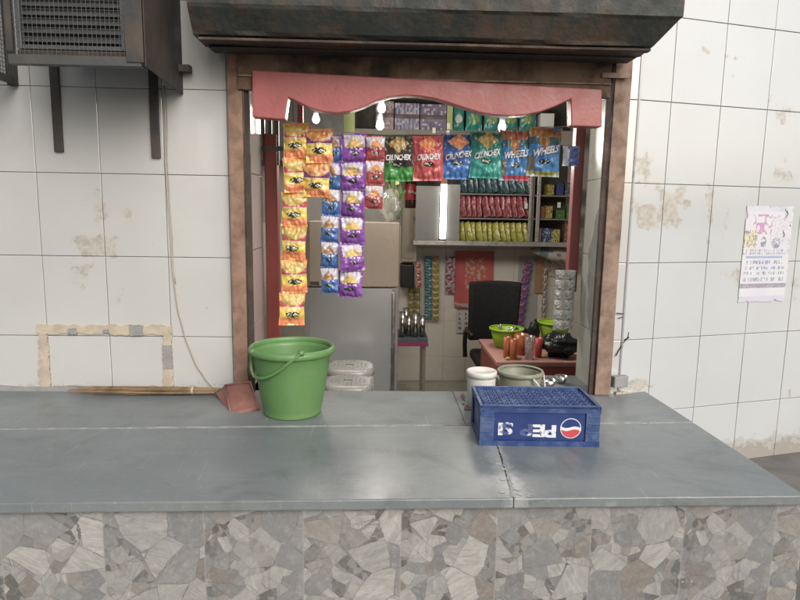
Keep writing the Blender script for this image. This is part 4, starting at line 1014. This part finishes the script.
# leaning packets in rows
def row(label, name, us, v0, v1, cf, shelf_z, w=.085, group=None, tilt=.22):
    h = kp(480, v0).z-kp(480, v1).z
    mes = []
    for q in range(3):
        mb, _ = pillow(w, h*1.03, .028, cf, 14, 18, q*2.9+v0, wr=1.0, back=cf(.5, .4)); mes.append(mb.mesh(name, 'foil'))
    for k, u in enumerate(us):
        p = kp(u, v1, 5.24); z = shelf_z+.007
        o = link_mesh(name, mes[k % 3], None, (p.x-sin(tilt)*h*.5, 5.24+rnd(-.01, .01), z+h*1.035), (rnd(-.06, .06), -tilt+rnd(-.10, .10), rnd(-1.0, -.8)))
        tag(o, label, 'snack packet', group)
fr = lambda a, b, n: [a+(b-a)*k/(n-1) for k in range(n)]
def c_row(c, d, e):
    def f(u, v):
        if abs(v-.5) < .05: return d
        k = sm(.15, .5, fn3(u*7, v*9, e))*.75+(.4 if u < .1 else 0)
        return lerp(lerp(c, d, sm(.6, .2, v)*.7), (.36, .35, .34), min(1, k))
    return f
row('blue foil snack packet leaning on the top packed shelf of the cabinet', 'snack_packet', fr(464, 527, 12), 168, 193.5, c_row((.025, .085, .15), (.04, .12, .12), 1.), shelves[2], group='blue packets in the cabinet')
row('red and white foil snack packet leaning on the middle shelf of the cabinet', 'snack_packet', fr(462, 524, 12), 195.5, 218, c_row((.38, .03, .05), (.30, .04, .06), 2.), shelves[1], group='red packets in the cabinet')
row('yellow foil snack packet leaning on the bottom shelf of the cabinet', 'snack_packet', fr(450, 529, 15), 222.5, 241.5, c_row((.48, .44, .02), (.32, .34, .03), 3.), shelves[0], w=.08, group='yellow packets in the cabinet')
# blue packets hanging left of the glowing strip
def hung(label, name, us, v0, v1, cf, w, Y, group, cat='snack packet', ry=0.1, rz=.6):
    h = pY(400, v0, Y).z-pY(400, v1, Y).z; mb, _ = pillow(w, h, .024, cf, 10, 14, v0*.1); me = mb.mesh(name, 'foil')
    for u in us:
        p = pY(u, v0, Y); tag(link_mesh(name, me, None, (p.x, Y+rnd(-.01, .01), p.z), (0, -ry+rnd(-.04, .04), rz+rnd(-.1, .1))), label, cat, group)
hung('dull blue packet hanging behind the cola bottle and frosted pane', 'snack_packet', [389, 395.5, 402, 421, 427, 433, 439], 160, 181, c_row((.025, .07, .12), (.06, .10, .10), 4.), .085, 5.10, 'blue packets hung left of the cabinet')
# top shelf cartons
def carton(label, u0, u1, v0, v1, cf, group, name='sachet_carton', Y=5.16, d=.2, cat='carton'):
    a, b = pY(u0, v0, Y), pY(u1, v1, Y); mb = MB()
    z0 = zs1+.0075
    mb.grid(lambda u, v: (a.x+(b.x-a.x)*u, Y+.004*fn3(u*3, v*3, u0), z0+(a.z-z0)*v), 14, 12, cf, smooth=False)
    mb.box((a.x, Y+.006, z0), (b.x, Y+d, a.z), lerp(cf(.5, .5), (.1, .1, .1), .3))
    return tag(mb.build(name, 'print'), label, cat, group)
def c_sach(c1, c2, n, ph):
    def f(u, v):
        if abs(v-.5) < .05: return (.10, .06, .07)
        s = sin((u*n+.15*sin(v*12))*2*pi+ph+(2 if v > .5 else 0))
        return lerp(c1, c2, .5+.5*s) if fn3(u*20, v*16, ph) < .25 else (.42, .40, .46)
    return f
CG = 'sachet cartons on the top shelf'
carton('carton of pale pink sachets, first on the left of the top shelf', 376, 393.5, 101, 126.5, c_sach((.30, .20, .22), (.22, .13, .16), 3, 0.), CG)
carton('open carton of violet and white sachets beside the pink ones on the top shelf', 395, 419, 103, 126.5, c_sach((.10, .08, .24), (.30, .28, .38), 6, 1.), CG)
carton('carton of dull purple sachets left of the green upright on the top shelf', 420.5, 446, 104, 126.5, c_sach((.11, .09, .20), (.19, .13, .22), 6, 2.), CG)
def c_teal(k):
    def f(u, v):
        if oval(u, v, .5, .45, .36, .16) < 1: return (.20, .32, .12) if k else (.5, .55, .52)
        return lerp((.01, .20, .16), (.015, .28, .22), fn3(u*4, v*5, k)+.5)
    return f
for k, (a, b, lab) in enumerate(((453, 464, 'dark teal packet with a pale spot, first right of the green upright'), (466, 482, 'teal packet with a green oval, second on the top shelf'), (484.5, 500, 'teal packet with a green oval, third along the top shelf'), (502.5, 518, 'teal packet right of the lit bulb on the top shelf'), (520, 536, 'teal and white packet at the right end of the top shelf'))):
    p, q = pY(a, 105, 5.2), pY(b, 128, 5.2); w = q.x-p.x; h = p.z-zs1-.008
    mb, _ = pillow(w, h, .05, c_teal(k), 20, 20, k*1.7); o = link_mesh('snack_packet', mb.mesh('snack_packet', 'foil'), None, ((p.x+q.x)/2, 5.2, zs1+.008+h), (0, 0, rnd(-.1, .1)))
    tag(o, lab, 'snack packet', 'teal packets on the top shelf')
# white things at the right of the top shelf and under it
a, b = pY(543, 112, 5.1), pY(556, 126, 5.1); mb = MB(); mb.box((a.x, 5.16, zs1+.0075), (b.x, 5.3, a.z)); tag(mb.build('carton', 'white_paint', bevel=.003), 'plain white carton at the right end of the top shelf', 'carton')
a, b = pY(557, 131, 5.0), pY(579, 146, 5.0); mb = MB(); mb.box((a.x, 4.98, b.z), (b.x, 5.12, a.z)); tag(mb.build('switch_box', 'fridge_cream', bevel=.004), 'pale box fixed to the cabinet behind the last blue bag', 'box')
# small boxes in the narrow right compartment
BOXG = 'small boxes in the right compartment'
def c_lbl(c1, c2, sd):
    return lambda u, v: c2 if (fn3(u*7+sd, v*8, sd) > .12) else c1
smalls = [(546, 553, 10, 2, (.45, .38, .03), (.04, .04, .04), 'yellow and black'), (555.5, 562.5, 11, 2, (.015, .03, .16), (.03, .05, .2), 'dark blue'), (564, 569.5, 12, 2, (.05, .05, .10), (.3, .3, .3), 'dim grey and navy'), (570, 577, 10, 2, (.35, .32, .05), (.03, .04, .12), 'yellow and navy'),
          (541, 545, 11, 1, (.33, .10, .05), (.2, .08, .04), 'narrow orange'), (545.8, 552.5, 12, 1, (.5, .38, .03), (.25, .05, .03), 'yellow and red'), (556.5, 565, 8, 1, (.05, .14, .03), (.09, .22, .05), 'low green'), (567, 575, 12, 1, (.04, .20, .05), (.08, .3, .1), 'bright green'),
          (538.5, 542.5, 14, 0, (.35, .16, .12), (.4, .3, .25), 'narrow pink'), (543.5, 552, 14, 0, (.015, .06, .22), (.4, .42, .45), 'blue and white'), (552.8, 561, 13, 0, (.5, .46, .03), (.02, .06, .2), 'yellow and blue'), (566, 573.5, 19, 0, (.19, .095, .05), (.33, .24, .17), 'brown')]
shn = ['bottom', 'middle', 'top']
for u0, u1, hp2, r, c1, c2, nm in smalls:
    Y = 5.2; z0 = rsh[r]+.0075; p, q = pY(u0, 210, Y), pY(u1, 210, Y); h = hp2*.0088; mb = MB(); cf = c_lbl(c1, c2, u0)
    mb.grid(lambda u, v: (p.x+(q.x-p.x)*u, Y, z0+h*v), 10, 12, cf, smooth=False); mb.box((p.x, Y+.002, z0), (q.x, Y+.09, z0+h), c1)
    tag(mb.build('small_box', 'print'), '%s small box on the %s shelf of the narrow right compartment' % (nm, shn[r]), 'box', BOXG)

# lamps: four bare bulbs (the photograph shows them lit)
for k, (u, v, Y, lab) in enumerate(((316, 119.5, 4.0, 'lit round bulb in the dark corner above the orange packets'), (381.5, 108.5, 3.5, 'upper lit bulb above the purple strip under the valance'), (380, 125.5, 3.55, 'lower lit bulb above the purple strip under the valance'), (502, 127.5, 3.6, 'lit bulb in front of the teal packets on the top shelf'))):
    p = pY(u, v, Y); t = thing('light_bulb', lab, 'bulb', p, 'lit bulbs hanging inside the shop')
    mb = MB(); mb.lathe([(0, -.024), (.012, -.021), (.020, -.010), (.022, .002), (.018, .016), (.013, .028), (.012, .034)], n=20); mb.build('globe', 'bulb_glow', t, local=True)
    mb = MB(); mb.lathe([(.0125, .033), (.016, .035), (.016, .062), (.006, .068), (0, .068)], n=16); mb.build('socket', 'unit_grey', t, local=True)
    mb = MB(); mb.tube([(0, 0, .067), (0, 0, 2.78-p.z)], .003, 6); mb.build('flex', 'black_plastic', t, local=True)
    la = bpy.data.lights.new('bulb_light', 'POINT'); la.energy = (13, 12, 12, 24)[k]; la.color = (1, .93, .82); la.shadow_soft_size = .16
    lo = bpy.data.objects.new('bulb_light', la); lo.location = (0, -.01, -.06); lo.parent = t; col.objects.link(lo)

# sachet strips on the back wall
SG = 'sachet strips hanging on the back wall'
def sachets(label, u0, v0, u1, v1, w, n, cols, Y=5.5, mat='foil', cells=1, name='sachet_strip'):
    a, b = pY(u0, v0, Y), pY(u1, v1, Y); t = thing(name, label, 'sachets', a, SG); ph = (a.z-b.z)/n; lean = (b.x-a.x)/n
    for c in range(cells):
        mb_, _ = pillow(w/cells*.97, ph*.99, .018, cols[c % len(cols)], 14, 14, c*3.+u0); me = mb_.mesh('sachet', mat)
        for k in range(n):
            link_mesh('sachet', me, t, (lean*k+(c-(cells-1)/2)*w/cells, rnd(-.003, .003), -ph*k), (rnd(-.12, .12), rnd(-.04, .04), rnd(-.25, .25)))
    return t
def c_two(a, b, sd, thr=.1): return lambda u, v: lerp(a, b, sm(thr-.12, thr+.12, fn3(u*4+sd, v*4, sd)))
sachets('long twin strip of teal and gold sachets on the back wall', 432, 256, 432, 320, .135, 11, [c_two((.01, .15, .20), (.2, .35, .36), 1.), c_two((.30, .22, .035), (.46, .38, .12), 2.)], cells=2)
sachets('bunched olive gold sachets above the steel tumblers', 414.5, 286, 414, 332, .115, 6, [c_two((.23, .18, .03), (.36, .30, .09), 3.)], cells=2)
sachets('short red and white spotted strip beside the black box', 418, 262, 419, 287, .05, 4, [c_two((.40, .03, .03), (.5, .42, .38), 4., .2)], Y=5.35)
sachets('strip of pink and white sachets left of the red calendar', 451, 256, 449.5, 293, .09, 3, [c_two((.42, .36, .44), (.26, .06, .09), 5., .0)])
sachets('slanting strip of blue and red sachets right of the office chair', 528, 262, 517, 332, .085, 9, [c_two((.08, .07, .34), (.45, .06, .05), 6., .0)], name='sachet_strip')
sachets('narrow strip of white and brown sachets by the cardboard strip', 545.5, 268, 543, 328, .045, 8, [c_two((.5, .44, .41), (.22, .08, .07), 7., .1)])
sachets('bright silver twin strip of foil sachets beside the right reveal', 566, 270, 562.5, 330, .098, 6, [c_two((.75, .73, .66), (.38, .36, .3), 8., .25)], Y=2.815, mat='silver_foil', cells=2)
# wall papers: calendar etc.
def paper(name, label, cat, u0, v0, u1, v1, Y, cf, nu=30, nv=40, th=.003, rot=0, curl=.006, parent=None, group=None):
    a, b = pY(u0, v0, Y), pY(u1, v1, Y); mb = MB()
    f = lambda u, v: (a.x+(b.x-a.x)*u, Y-curl*sin(pi*u)*(.4+fn3(u*2, v*2, u0)), b.z+(a.z-b.z)*v)
    mb.grid(f, nu, nv, cf, smooth=False); mb.grid(lambda u, v: (f(1-u, v)[0], f(1-u, v)[1]+th, f(1-u, v)[2]), 4, 4, lambda u, v: (.5, .48, .45))
    o = mb.build(name, 'paper', parent)
    return tag(o, label, cat, group) if not parent else o
t = thing('wall_calendar', 'red wall calendar with pale figures and a white date sheet behind the chair', 'calendar', pY(474, 330, 5.53))
def c_cal(u, v):
    if .30 < u < .78 and .34 < v < .86:
        g = sm(.0, .12, fn3(u*12, v*15, 5)-.25*max(0, abs(u-.54)-.17)*6)
        return lerp((.60, .045, .035), lerp((.50, .46, .42), (.52, .34, .14), sm(-.1, .2, fn3(u*15, v*20, 8))), g)
    if v < .09: return (.50, .36, .34) if fn3(u*6, v*30, 1) > -.1 else (.42, .08, .07)
    if .26 < u < .80 and .36 < v < .88 and fn3(u*13, v*17, 5) > .02 and abs(u-.53) < .27-.1*abs(v-.62): return (.52, .40, .22) if fn3(u*17, v*23, 8) > 0 else (.50, .46, .42)
    return lerp((.62, .045, .035), (.50, .03, .03), fn3(u*3, v*3)+.5)
paper('picture_sheet', None, None, 455.5, 251, 492, 308, 5.535, c_cal, 36, 52, parent=t)
paper('date_sheet', None, None, 457, 309, 492, 333, 5.53, lambda u, v: (.33, .05, .06) if v > .94 else (.54, .53, .54), 8, 20, parent=t)
mb = MB(); nday = 0
for r_ in range(4):
    for c_ in range(5):
        nday += 1; p = pY(459.5+c_*6.2, 314+r_*4.6, 5.52)
        vs, fs = text_mesh(str(nday), .03, .0012); mb.add([(p.x+q.x, 5.5175, p.z+q.y) for q in vs], fs)
mb.build('date_number', 'ink_dark', t)
mb = MB(); p, q = kp(536.5, 258, 5.535), kp(543, 293, 5.535); mb.box((p.x, 5.53, q.z), (q.x, 5.545, p.z)); tag(mb.build('cardboard_strip', 'cardboard'), 'brown cardboard strip on the back wall between two sachet strips', 'cardboard')
paper('wall_notice', 'white and pink notice on the back wall under the rolled paper', 'notice', 548, 259, 572, 277, 5.54, lambda u, v: (.40, .10, .10) if fn3(u*11, v*8, 3) > .22 else (.50, .46, .42), 20, 14)
paper('wall_notice', 'plain grey paper on the back wall right of the chair', 'notice', 519, 256, 536, 330, 5.552, lambda u, v: (.47, .45, .45), 4, 8)
# rolled white paper with a blue-green disc, under the cabinet
p, q = pY(531, 250, 5.3), pY(571, 256, 5.3)
mb = MB(); P = [p.lerp(q, k/10) for k in range(11)]; R_ = [.018+.045*min(1, k/5) for k in range(11)]
off = len(mb.v); mb.tube(P, R_, 16)
mb.c = [(.52, .50, .46) if fn3(i*.9, 3) < .25 else (.24, .19, .19) for i in range(len(mb.f))]
for i in range(len(mb.f)):
    k = i//16
    if k in (2, 3) and i % 16 in range(0, 16): mb.c[i] = (.18, .27, .27)
mb.hascol = True
tag(mb.build('paper_roll', 'paper'), 'white printed paper roll tucked under the cabinet, right', 'paper roll')

# dark box added to stand for the shade in the upper left corner
t = thing('shade_box', 'dark box added as shade high in the left corner of the shop behind the bulb', 'shade box', (-.6, 5.2, 1.95))
mb = MB(); mb.box((-1.09, 4.9, 1.95), (xu-.02, 5.55, 2.77)); mb.build('case', 'cabinet_back', t, bevel=.004)
for k in range(2): mb = MB(); mb.box((-1.06+k*.40, 4.885, 1.98), (-1.06+k*.40+.385, 4.899, 2.75)); mb.build('door', 'fridge_dark', t, bevel=.003)  # front panels of the added shade box
# office chair
cx0, cx1 = pY(469, 300, 4.75).x, pY(518, 300, 4.75).x; cz1, cz0 = pY(490, 280.5, 4.75).z, pY(490, 340, 4.75).z
ccx = (cx0+cx1)/2
t = thing('office_chair', 'black high backed office chair behind the red table', 'chair', (ccx, 4.6, 0))
mb = MB(); w = cx1-cx0
mb.grid(lambda u, v: (cx0+w*u+.012*(v-.5)*(2*u-1), 4.74+.05*(2*u-1)**2*-1+.02-.03*v+.03*(1-v)**2, cz0+(cz1-cz0)*(v-.012*(2*u-1)**2*v)), 14, 14); mb.build('backrest', 'black_fabric', t, solid=.05, bevel=.012)
mb = MB(); mb.box((cx0+.01, 4.24, .44), (cx1-.01, 4.72, .52)); mb.build('seat', 'black_fabric', t, bevel=.03, seg=3)
for s in (-1, 1):
    x = ccx+s*(w/2+.03); mb = MB(); mb.tube([(x, 4.66, .46), (x, 4.70, .56), (x, 4.68, .66), (x, 4.60, .69), (x, 4.36, .69)], .018, 8); mb.build('armrest', 'black_plastic', t)
mb = MB(); mb.tube([(ccx, 4.48, .10), (ccx, 4.48, .44)], .03, 12); mb.tube([(ccx, 4.72, .46), (ccx, 4.79, .6), (ccx, 4.785, .8)], .025, 8); mb.build('column', 'black_plastic', t)
mb = MB()
for k in range(5):
    a = 2*pi*k/5+.3; mb.tube([(ccx, 4.48, .11), (ccx+.28*cos(a), 4.48+.28*sin(a), .07)], [.028, .018], 8)
mb.build('star_base', 'black_plastic', t)
for k in range(5):
    a = 2*pi*k/5+.3; mb = MB(); mb.tube([(ccx+.28*cos(a)-.02, 4.48+.28*sin(a), .031), (ccx+.28*cos(a)+.02, 4.48+.28*sin(a), .031)], .028, 12); mb.build('castor', 'black_plastic', t)
# red table with things on it
TZ = .75
t = thing('table', 'red table with a worn pink top crowded with baskets and tumblers', 'table', (1.05, 3.7, 0))
mb = MB(); mb.box((.675, 3.37, TZ-.03), (1.52, 3.98, TZ)); mb.build('table_top', 'table_pink', t, bevel=.006)
mb = MB(); mb.box((.69, 3.385, TZ-.22), (1.505, 3.965, TZ-.031)); mb.build('apron', 'table_red', t)
for x in (.70, 1.45):
    for y in (3.395, 3.91): mb = MB(); mb.box((x, y, .003), (x+.045, y+.045, TZ-.2205)); mb.build('leg', 'table_red', t)
def basket(label, c, r, h, n=26):
    t = thing('plastic_basket', label, 'basket', c, 'lime green baskets on the red table')
    mb = MB(); mb.lathe([(0, .002), (r*.6, .002), (r*.66, .006), (r*.8, h*.45), (r*.97, h), (r*.93, h), (r*.76, h*.45), (r*.6, .01), (0, .01)], n=n); mb.build('bowl', 'lime_plastic', t, local=True)
    mb = MB(); mb.lathe([(r*.95, h-.004), (r*1.03, h-.006), (r*1.05, h+.002), (r*1.0, h+.007), (r*.94, h+.004)], n=n); mb.build('rim', 'lime_plastic', t, local=True)
    return t
c = pZ(507, 350, TZ); c.y = 3.74; c.x = pY(506, 345, 3.74).x; basket('lime green basket of steel things at the front left of the red table', c, .105, .118)
mb = MB()
for k in range(9): mb.tube([(c.x+rnd(-.05, .05), c.y+rnd(-.05, .05), TZ+.05), (c.x+rnd(-.07, .07), c.y+rnd(-.07, .05), TZ+rnd(.115, .145))], .008, 6)
tag(mb.build('cutlery', 'steel_bright'), 'handful of small steel utensils in the front lime basket', 'utensils')
c2 = pY(553, 335, 3.9); c2.z = TZ; c2.y = 3.88; basket('lime green basket at the back of the red table behind the black bag', c2, .105, .135)
mb = MB(); a = pY(529, 327, 3.84); b = pY(541, 338, 3.84); blob(mb, ((a.x+b.x)/2, 3.86, TZ), .035, .03, .075, 8.); tag(mb.build('black_pouch', 'black_polythene'), 'small black pouch between the two lime baskets', 'pouch')
def tumbler(label, u, v0, v1, r, mat, Y, name='tumbler', cat='tumbler', grp='tumblers on the red table'):
    p = pY(u, v0, Y); h = p.z-TZ
    mb = MB(); mb.lathe([(0, .001), (r*.78, .001), (r*.8, .004), (r, h), (r*.93, h), (r*.74, .008), (0, .008)], c=(p.x, Y, TZ), n=20)
    return tag(mb.build(name, mat), label, cat, grp)
tumbler('slim orange tumbler nearest the front lime basket', 507.5, 337, 358, .024, 'orange_plastic', 3.47)
tumbler('slim orange tumbler just in front of the orange jug', 514, 339, 360, .024, 'orange_plastic', 3.43)
t_ = tumbler('wide orange jug in the middle of the red table', 521.5, 334, 358, .042, 'orange_plastic', 3.55, 'jug', 'jug', None)
tumbler('clear plastic glass right of the orange jug', 530, 336, 362, .030, 'clear_plastic', 3.44)
tumbler('slim red tumbler beside the black bag', 539, 338, 360, .024, 'red_plastic', 3.48)
mb = MB(); P0 = pY(560, 357, 3.50)
blob(mb, (P0.x, 3.50, TZ), .105, .085, .068, 5., 40, 26, .34, 2.0); tag(mb.build('polythene_bag', 'black_polythene'), 'knotted black polythene bag on the red table', 'bag')
for k, (u, v) in enumerate(((508, 360), (519, 359.5))):
    p = pZ(u, v, TZ); mb = MB(); blob(mb, (p.x, max(3.40, p.y), TZ), .014, .012, .009, k*3., 12, 8); tag(mb.build('food_scrap', 'pillar_green'), ('yellowish crumb under the slim orange tumblers', 'yellowish crumb in front of the orange jug')[k], 'scrap')
# tumblers on a side stand
a, b = pY(394, 335, 4.6), pY(428, 335, 4.6); sz = pY(410, 338, 4.6).z
t = thing('side_stand', 'small stand with a grey blue top and pink edge right of the fridge', 'stand', ((a.x+b.x)/2, 4.75, 0))
mb = MB(); mb.box((a.x, 4.60, sz-.05), (b.x, 4.95, sz)); mb.build('top', 'tray_blue', t, bevel=.004)
mb = MB(); mb.box((a.x, 4.585, sz-.062), (b.x+.004, 4.5995, sz-.036)); mb.build('edge_band', 'magenta', t)
for x in (a.x+.005, b.x-.035):
    for y in (4.61, 4.91): mb = MB(); mb.box((x, y, .003), (x+.022, y+.022, sz-.051)); mb.build('leg', 'fridge_cream', t)
for k, (u, Y, v, lab) in enumerate(((402.5, 4.64, 312, 'steel tumbler at the left of the side stand, nearest the fridge'), (409, 4.68, 316, 'steel tumbler in the middle of the side stand'), (415.5, 4.64, 313, 'steel tumbler second from the right on the side stand'), (422.5, 4.66, 316, 'steel tumbler at the right end of the side stand'), (406, 4.78, 308, 'tall steel tumbler at the back of the side stand'))):
    p = pY(u, v, Y); h = p.z-sz; r = .026
    mb = MB(); mb.lathe([(0, .001), (r*.75, .001), (r, h), (r*.95, h), (r*.7, .006), (0, .006)], c=(p.x, Y, sz), n=20); tag(mb.build('steel_tumbler', 'steel_bright'), lab, 'tumbler', 'steel tumblers on the side stand')
# plastic stools
def stool(label, u, v, Y, w):
    p = pY(u, v, Y); h = p.z; t = thing('plastic_stool', label, 'stool', (p.x, Y, 0), 'grey stools behind the counter')
    mb = MB(); prof = [(0, h), (.10, h-.001), (.118, h-.004), (.128, h-.014), (.131, h-.045), (.126, h-.05)]
    # rounded square seat
    n = 48; vs = []; fs = []; k_ = len(prof)
    for i in range(n):
        a = 2*pi*i/n; sq = (abs(cos(a))**3+abs(sin(a))**3)**(-1/3)
        for r, z in prof: vs.append((r*sq*cos(a)*w, r*sq*sin(a)*w, z+.0012*fn3(r*70*cos(a), r*70*sin(a))))
    for i in range(n):
        for q in range(k_-1): fs.append((i*k_+q, i*k_+q+1, ((i+1) % n)*k_+q+1, ((i+1) % n)*k_+q))
    mb.add(vs, fs, smooth=True); s_ = mb.build('seat', 'stool_plastic', t, local=True)
    mb = MB(); mb.box((-.022, -.006, h-.001), (.022, .006, h+.0012)); mb.build('hand_slot', 'fridge_dark', s_, local=True)
    mb = MB()
    for i in range(-4, 5):
        for j in range(-4, 5):
            if 1 < i*i+j*j < 18: mb.cbox((i*.021*w, j*.021*w, h+.0003), (.010, .004, .0010))
    mb.build('seat_ribs', 'stool_plastic', s_, local=True)
    for sx in (-1, 1):
        for sy in (-1, 1):
            mb = MB(); mb.tube([(sx*.10*w, sy*.10*w, h-.04), (sx*.145*w, sy*.145*w, .005)], [.024, .017], 8); mb.build('leg', 'stool_plastic', t, local=True)
    mb = MB(); z = h*.5; e = .123*w
    for q in range(4):
        c_ = [(-e, -e), (e, -e), (e, e), (-e, e)]; p0, p1 = c_[q], c_[(q+1) % 4]; mb.tube([(*p0, z), (*p1, z)], .009, 6)
    mb.build('stretcher', 'stool_plastic', t, local=True)
stool('grey plastic stool standing close behind the counter', 348, 380, 3.02, .97)
stool('grey plastic stool farther back, touching the fridge door', 350, 364.5, 3.42, 1.06)

# ---------- torn poster on the right wall ----------
s0, z1 = pR(744, 204); s1, _ = pR(795, 204); _, z0 = pR(747, 302)
pw = s1-s0-.01; phh = z1-z0
Mp = Matrix.Translation((CORNER_X, WALL_Y, 0)) @ Matrix.Rotation(WALL_A, 4, 'Z')
pc = Mp @ Vector(((s0+s1)/2, -.006, z0))
t = thing('torn_poster', 'torn pale poster with pink script and small lines on the right wall', 'poster', pc, rot=(0, 0, WALL_A))
WH = (.58, .58, .62)
def scrib(u, v, fu, fv, sd, thr): return abs(fn3(u*fu, v*fv, sd)) < thr
def c_post(u, v):
    base = lerp((.55, .56, .62), (.62, .60, .62), fn3(u*3, v*3)+.5)
    if v > .93: return lerp((.42, .46, .58), base, fn3(u*6, v*6)+.5)
    if v < .06: return (.50, .47, .58) if .05 < u < .97 else WH
    if .145 < v < .19: return (.17, .11, .17) if not scrib(u, v, 40, 60, 3, .08) else (.4, .35, .4)
    if v > .56 and u < .28 and v < .74: return (.46, .12, .20) if False else ((.62, .58, .22) if not scrib(u, v, 22, 22, 4, .1) else (.2, .1, .2))
    if .70 < v < .90 and .18 < u < .56 and scrib(u, v*.8, 11, 14, 6, .13): return (.46, .10, .32)
    if .60 < v < .9 and u > .55 and scrib(u, v, 16, 40, 7, .07): return (.42, .32, .42)
    if .5 < v < .7 and .3 < u < .95 and oval(u, v, .42, .62, .06, .06) < 1 and scrib(u, v, 26, 26, 9, .25): return (.16, .12, .2)
    if .5 < v < .7 and oval(u, v, .68, .61, .09, .06) < 1 and scrib(u, v, 30, 30, 2, .2): return (.10, .13, .22)
    if .455 < v < .475 and .1 < u < .85: return (.20, .26, .50)
    if (.49 < v < .515 or .525 < v < .55) and u < .92 and fn3(u*45, v*8, 2) > .0: return (.24, .24, .34)
    for r in (.41, .355, .30, .235):
        if abs(v-r) < .017 and .08 < u < .9 and fn3(u*38, v*3, r*50) > -.02 and abs(fn3(u*90, v*70, 5)) > .08: return (.13, .13, .20)
    return base
def keep(u, v):
    e = min(u, 1-u, 1.2*v+.02, (1-v)*1.5); n = fn3(u*7, v*9, 11)*.06+fn3(u*22, v*28, 4)*.03
    if v > .6 and u > .80 and fn3(u*9, v*9, 2) > .22: return False
    return e > .02+max(0, n)*(1.2 if v > .5 else .5)
mb = MB(); mb.grid(lambda u, v: (-pw/2+pw*u, -.0012+.0012*fn3(u*5, v*6), phh*v), 84, 130, lambda u, v: lerp(c_post(u, v), (.50, .55, .64), .28), smooth=False, keep=keep)
mb.build('printed_sheet', 'paper', t, local=True, solid=.0006)

# ---------- the far side of the street, behind the photographer (unseen; blocks, gap and slab shaped for reflections in the tile glaze) ----------
t = thing('building', 'unseen plain plastered building behind the photographer, gapped to shape the tile reflections', 'building', (-6, -9, 0))
mb = MB(); mb.box((-3.4, -14, .002), (-.5, -8, 7.5)); mb.build('wall', 'plaster', t)
mb = MB(); mb.box((-16, -14, .002), (-5.4, -8.2, 6.8)); mb.build('wall', 'plaster', t)
mb = MB(); mb.box((-5.399, -12, 3.9), (-3.401, -8.1, 6.0)); mb.build('gap_slab', 'plaster', t)  # overhead slab put in to edge the sky gap's reflection
mb = MB(); mb.box((-3.7, -8.6, 7.505), (-.2, -7.5, 7.65)); mb.build('cornice', 'concrete', t)

# ---------- light, sky, camera ----------
SUN_EL, SUN_ROT = radians(33), radians(155)
w = bpy.data.worlds.new('World'); scene.world = w; w.use_nodes = True
nt = w.node_tree; bg = nt.nodes['Background']
sky = nt.nodes.new('ShaderNodeTexSky'); sky.sky_type = 'NISHITA'; sky.sun_disc = False
sky.sun_elevation = SUN_EL; sky.sun_rotation = SUN_ROT; sky.air_density = 1.0; sky.dust_density = 5.0; sky.ozone_density = 1.0
hs = nt.nodes.new('ShaderNodeHueSaturation'); hs.inputs['Saturation'].default_value = .6
nt.links.new(sky.outputs[0], hs.inputs['Color']); nt.links.new(hs.outputs[0], bg.inputs['Color'])
bg.inputs['Strength'].default_value = .15
sl = bpy.data.lights.new('sun', 'SUN'); sl.energy = 1.1; sl.angle = radians(40); sl.color = (1, .98, .955)
so = bpy.data.objects.new('sun', sl); col.objects.link(so)
# sun direction the same as in the sky
sd = Vector((sin(SUN_ROT)*cos(SUN_EL), cos(SUN_ROT)*cos(SUN_EL), sin(SUN_EL)))
so.rotation_euler = sd.to_track_quat('Z', 'Y').to_euler()
cam = bpy.data.cameras.new('camera'); cam.sensor_width = 36; cam.lens = F/800*36; cam.clip_end = 500; cam.clip_start = .05
co_ = bpy.data.objects.new('camera', cam); col.objects.link(co_)
fwd = Vector((sin(YAW)*cos(PITCH), cos(YAW)*cos(PITCH), -sin(PITCH)))
right = Vector((cos(YAW), -sin(YAW), 0)); up = right.cross(fwd)
c, s = cos(ROLL), sin(ROLL)
r2 = right*c+up*s; u2 = up*c-right*s         # the photographer's phone is rolled by about one degree
co_.matrix_world = Matrix((( r2.x, u2.x, -fwd.x, 0), (r2.y, u2.y, -fwd.y, 0), (r2.z, u2.z, -fwd.z, H), (0, 0, 0, 1)))
scene.camera = co_
scene.render.engine = 'CYCLES'
scene.cycles.use_denoising = True; scene.render.filter_size = 1.8
scene.cycles.max_bounces = 12; scene.cycles.diffuse_bounces = 8; scene.cycles.caustics_reflective = False; scene.cycles.caustics_refractive = False
scene.cycles.sample_clamp_indirect = 6
vs_ = scene.view_settings; vs_.view_transform = 'Standard'; vs_.look = 'None'; vs_.gamma = 1; vs_.exposure = 0.24; vs_.use_curve_mapping = False
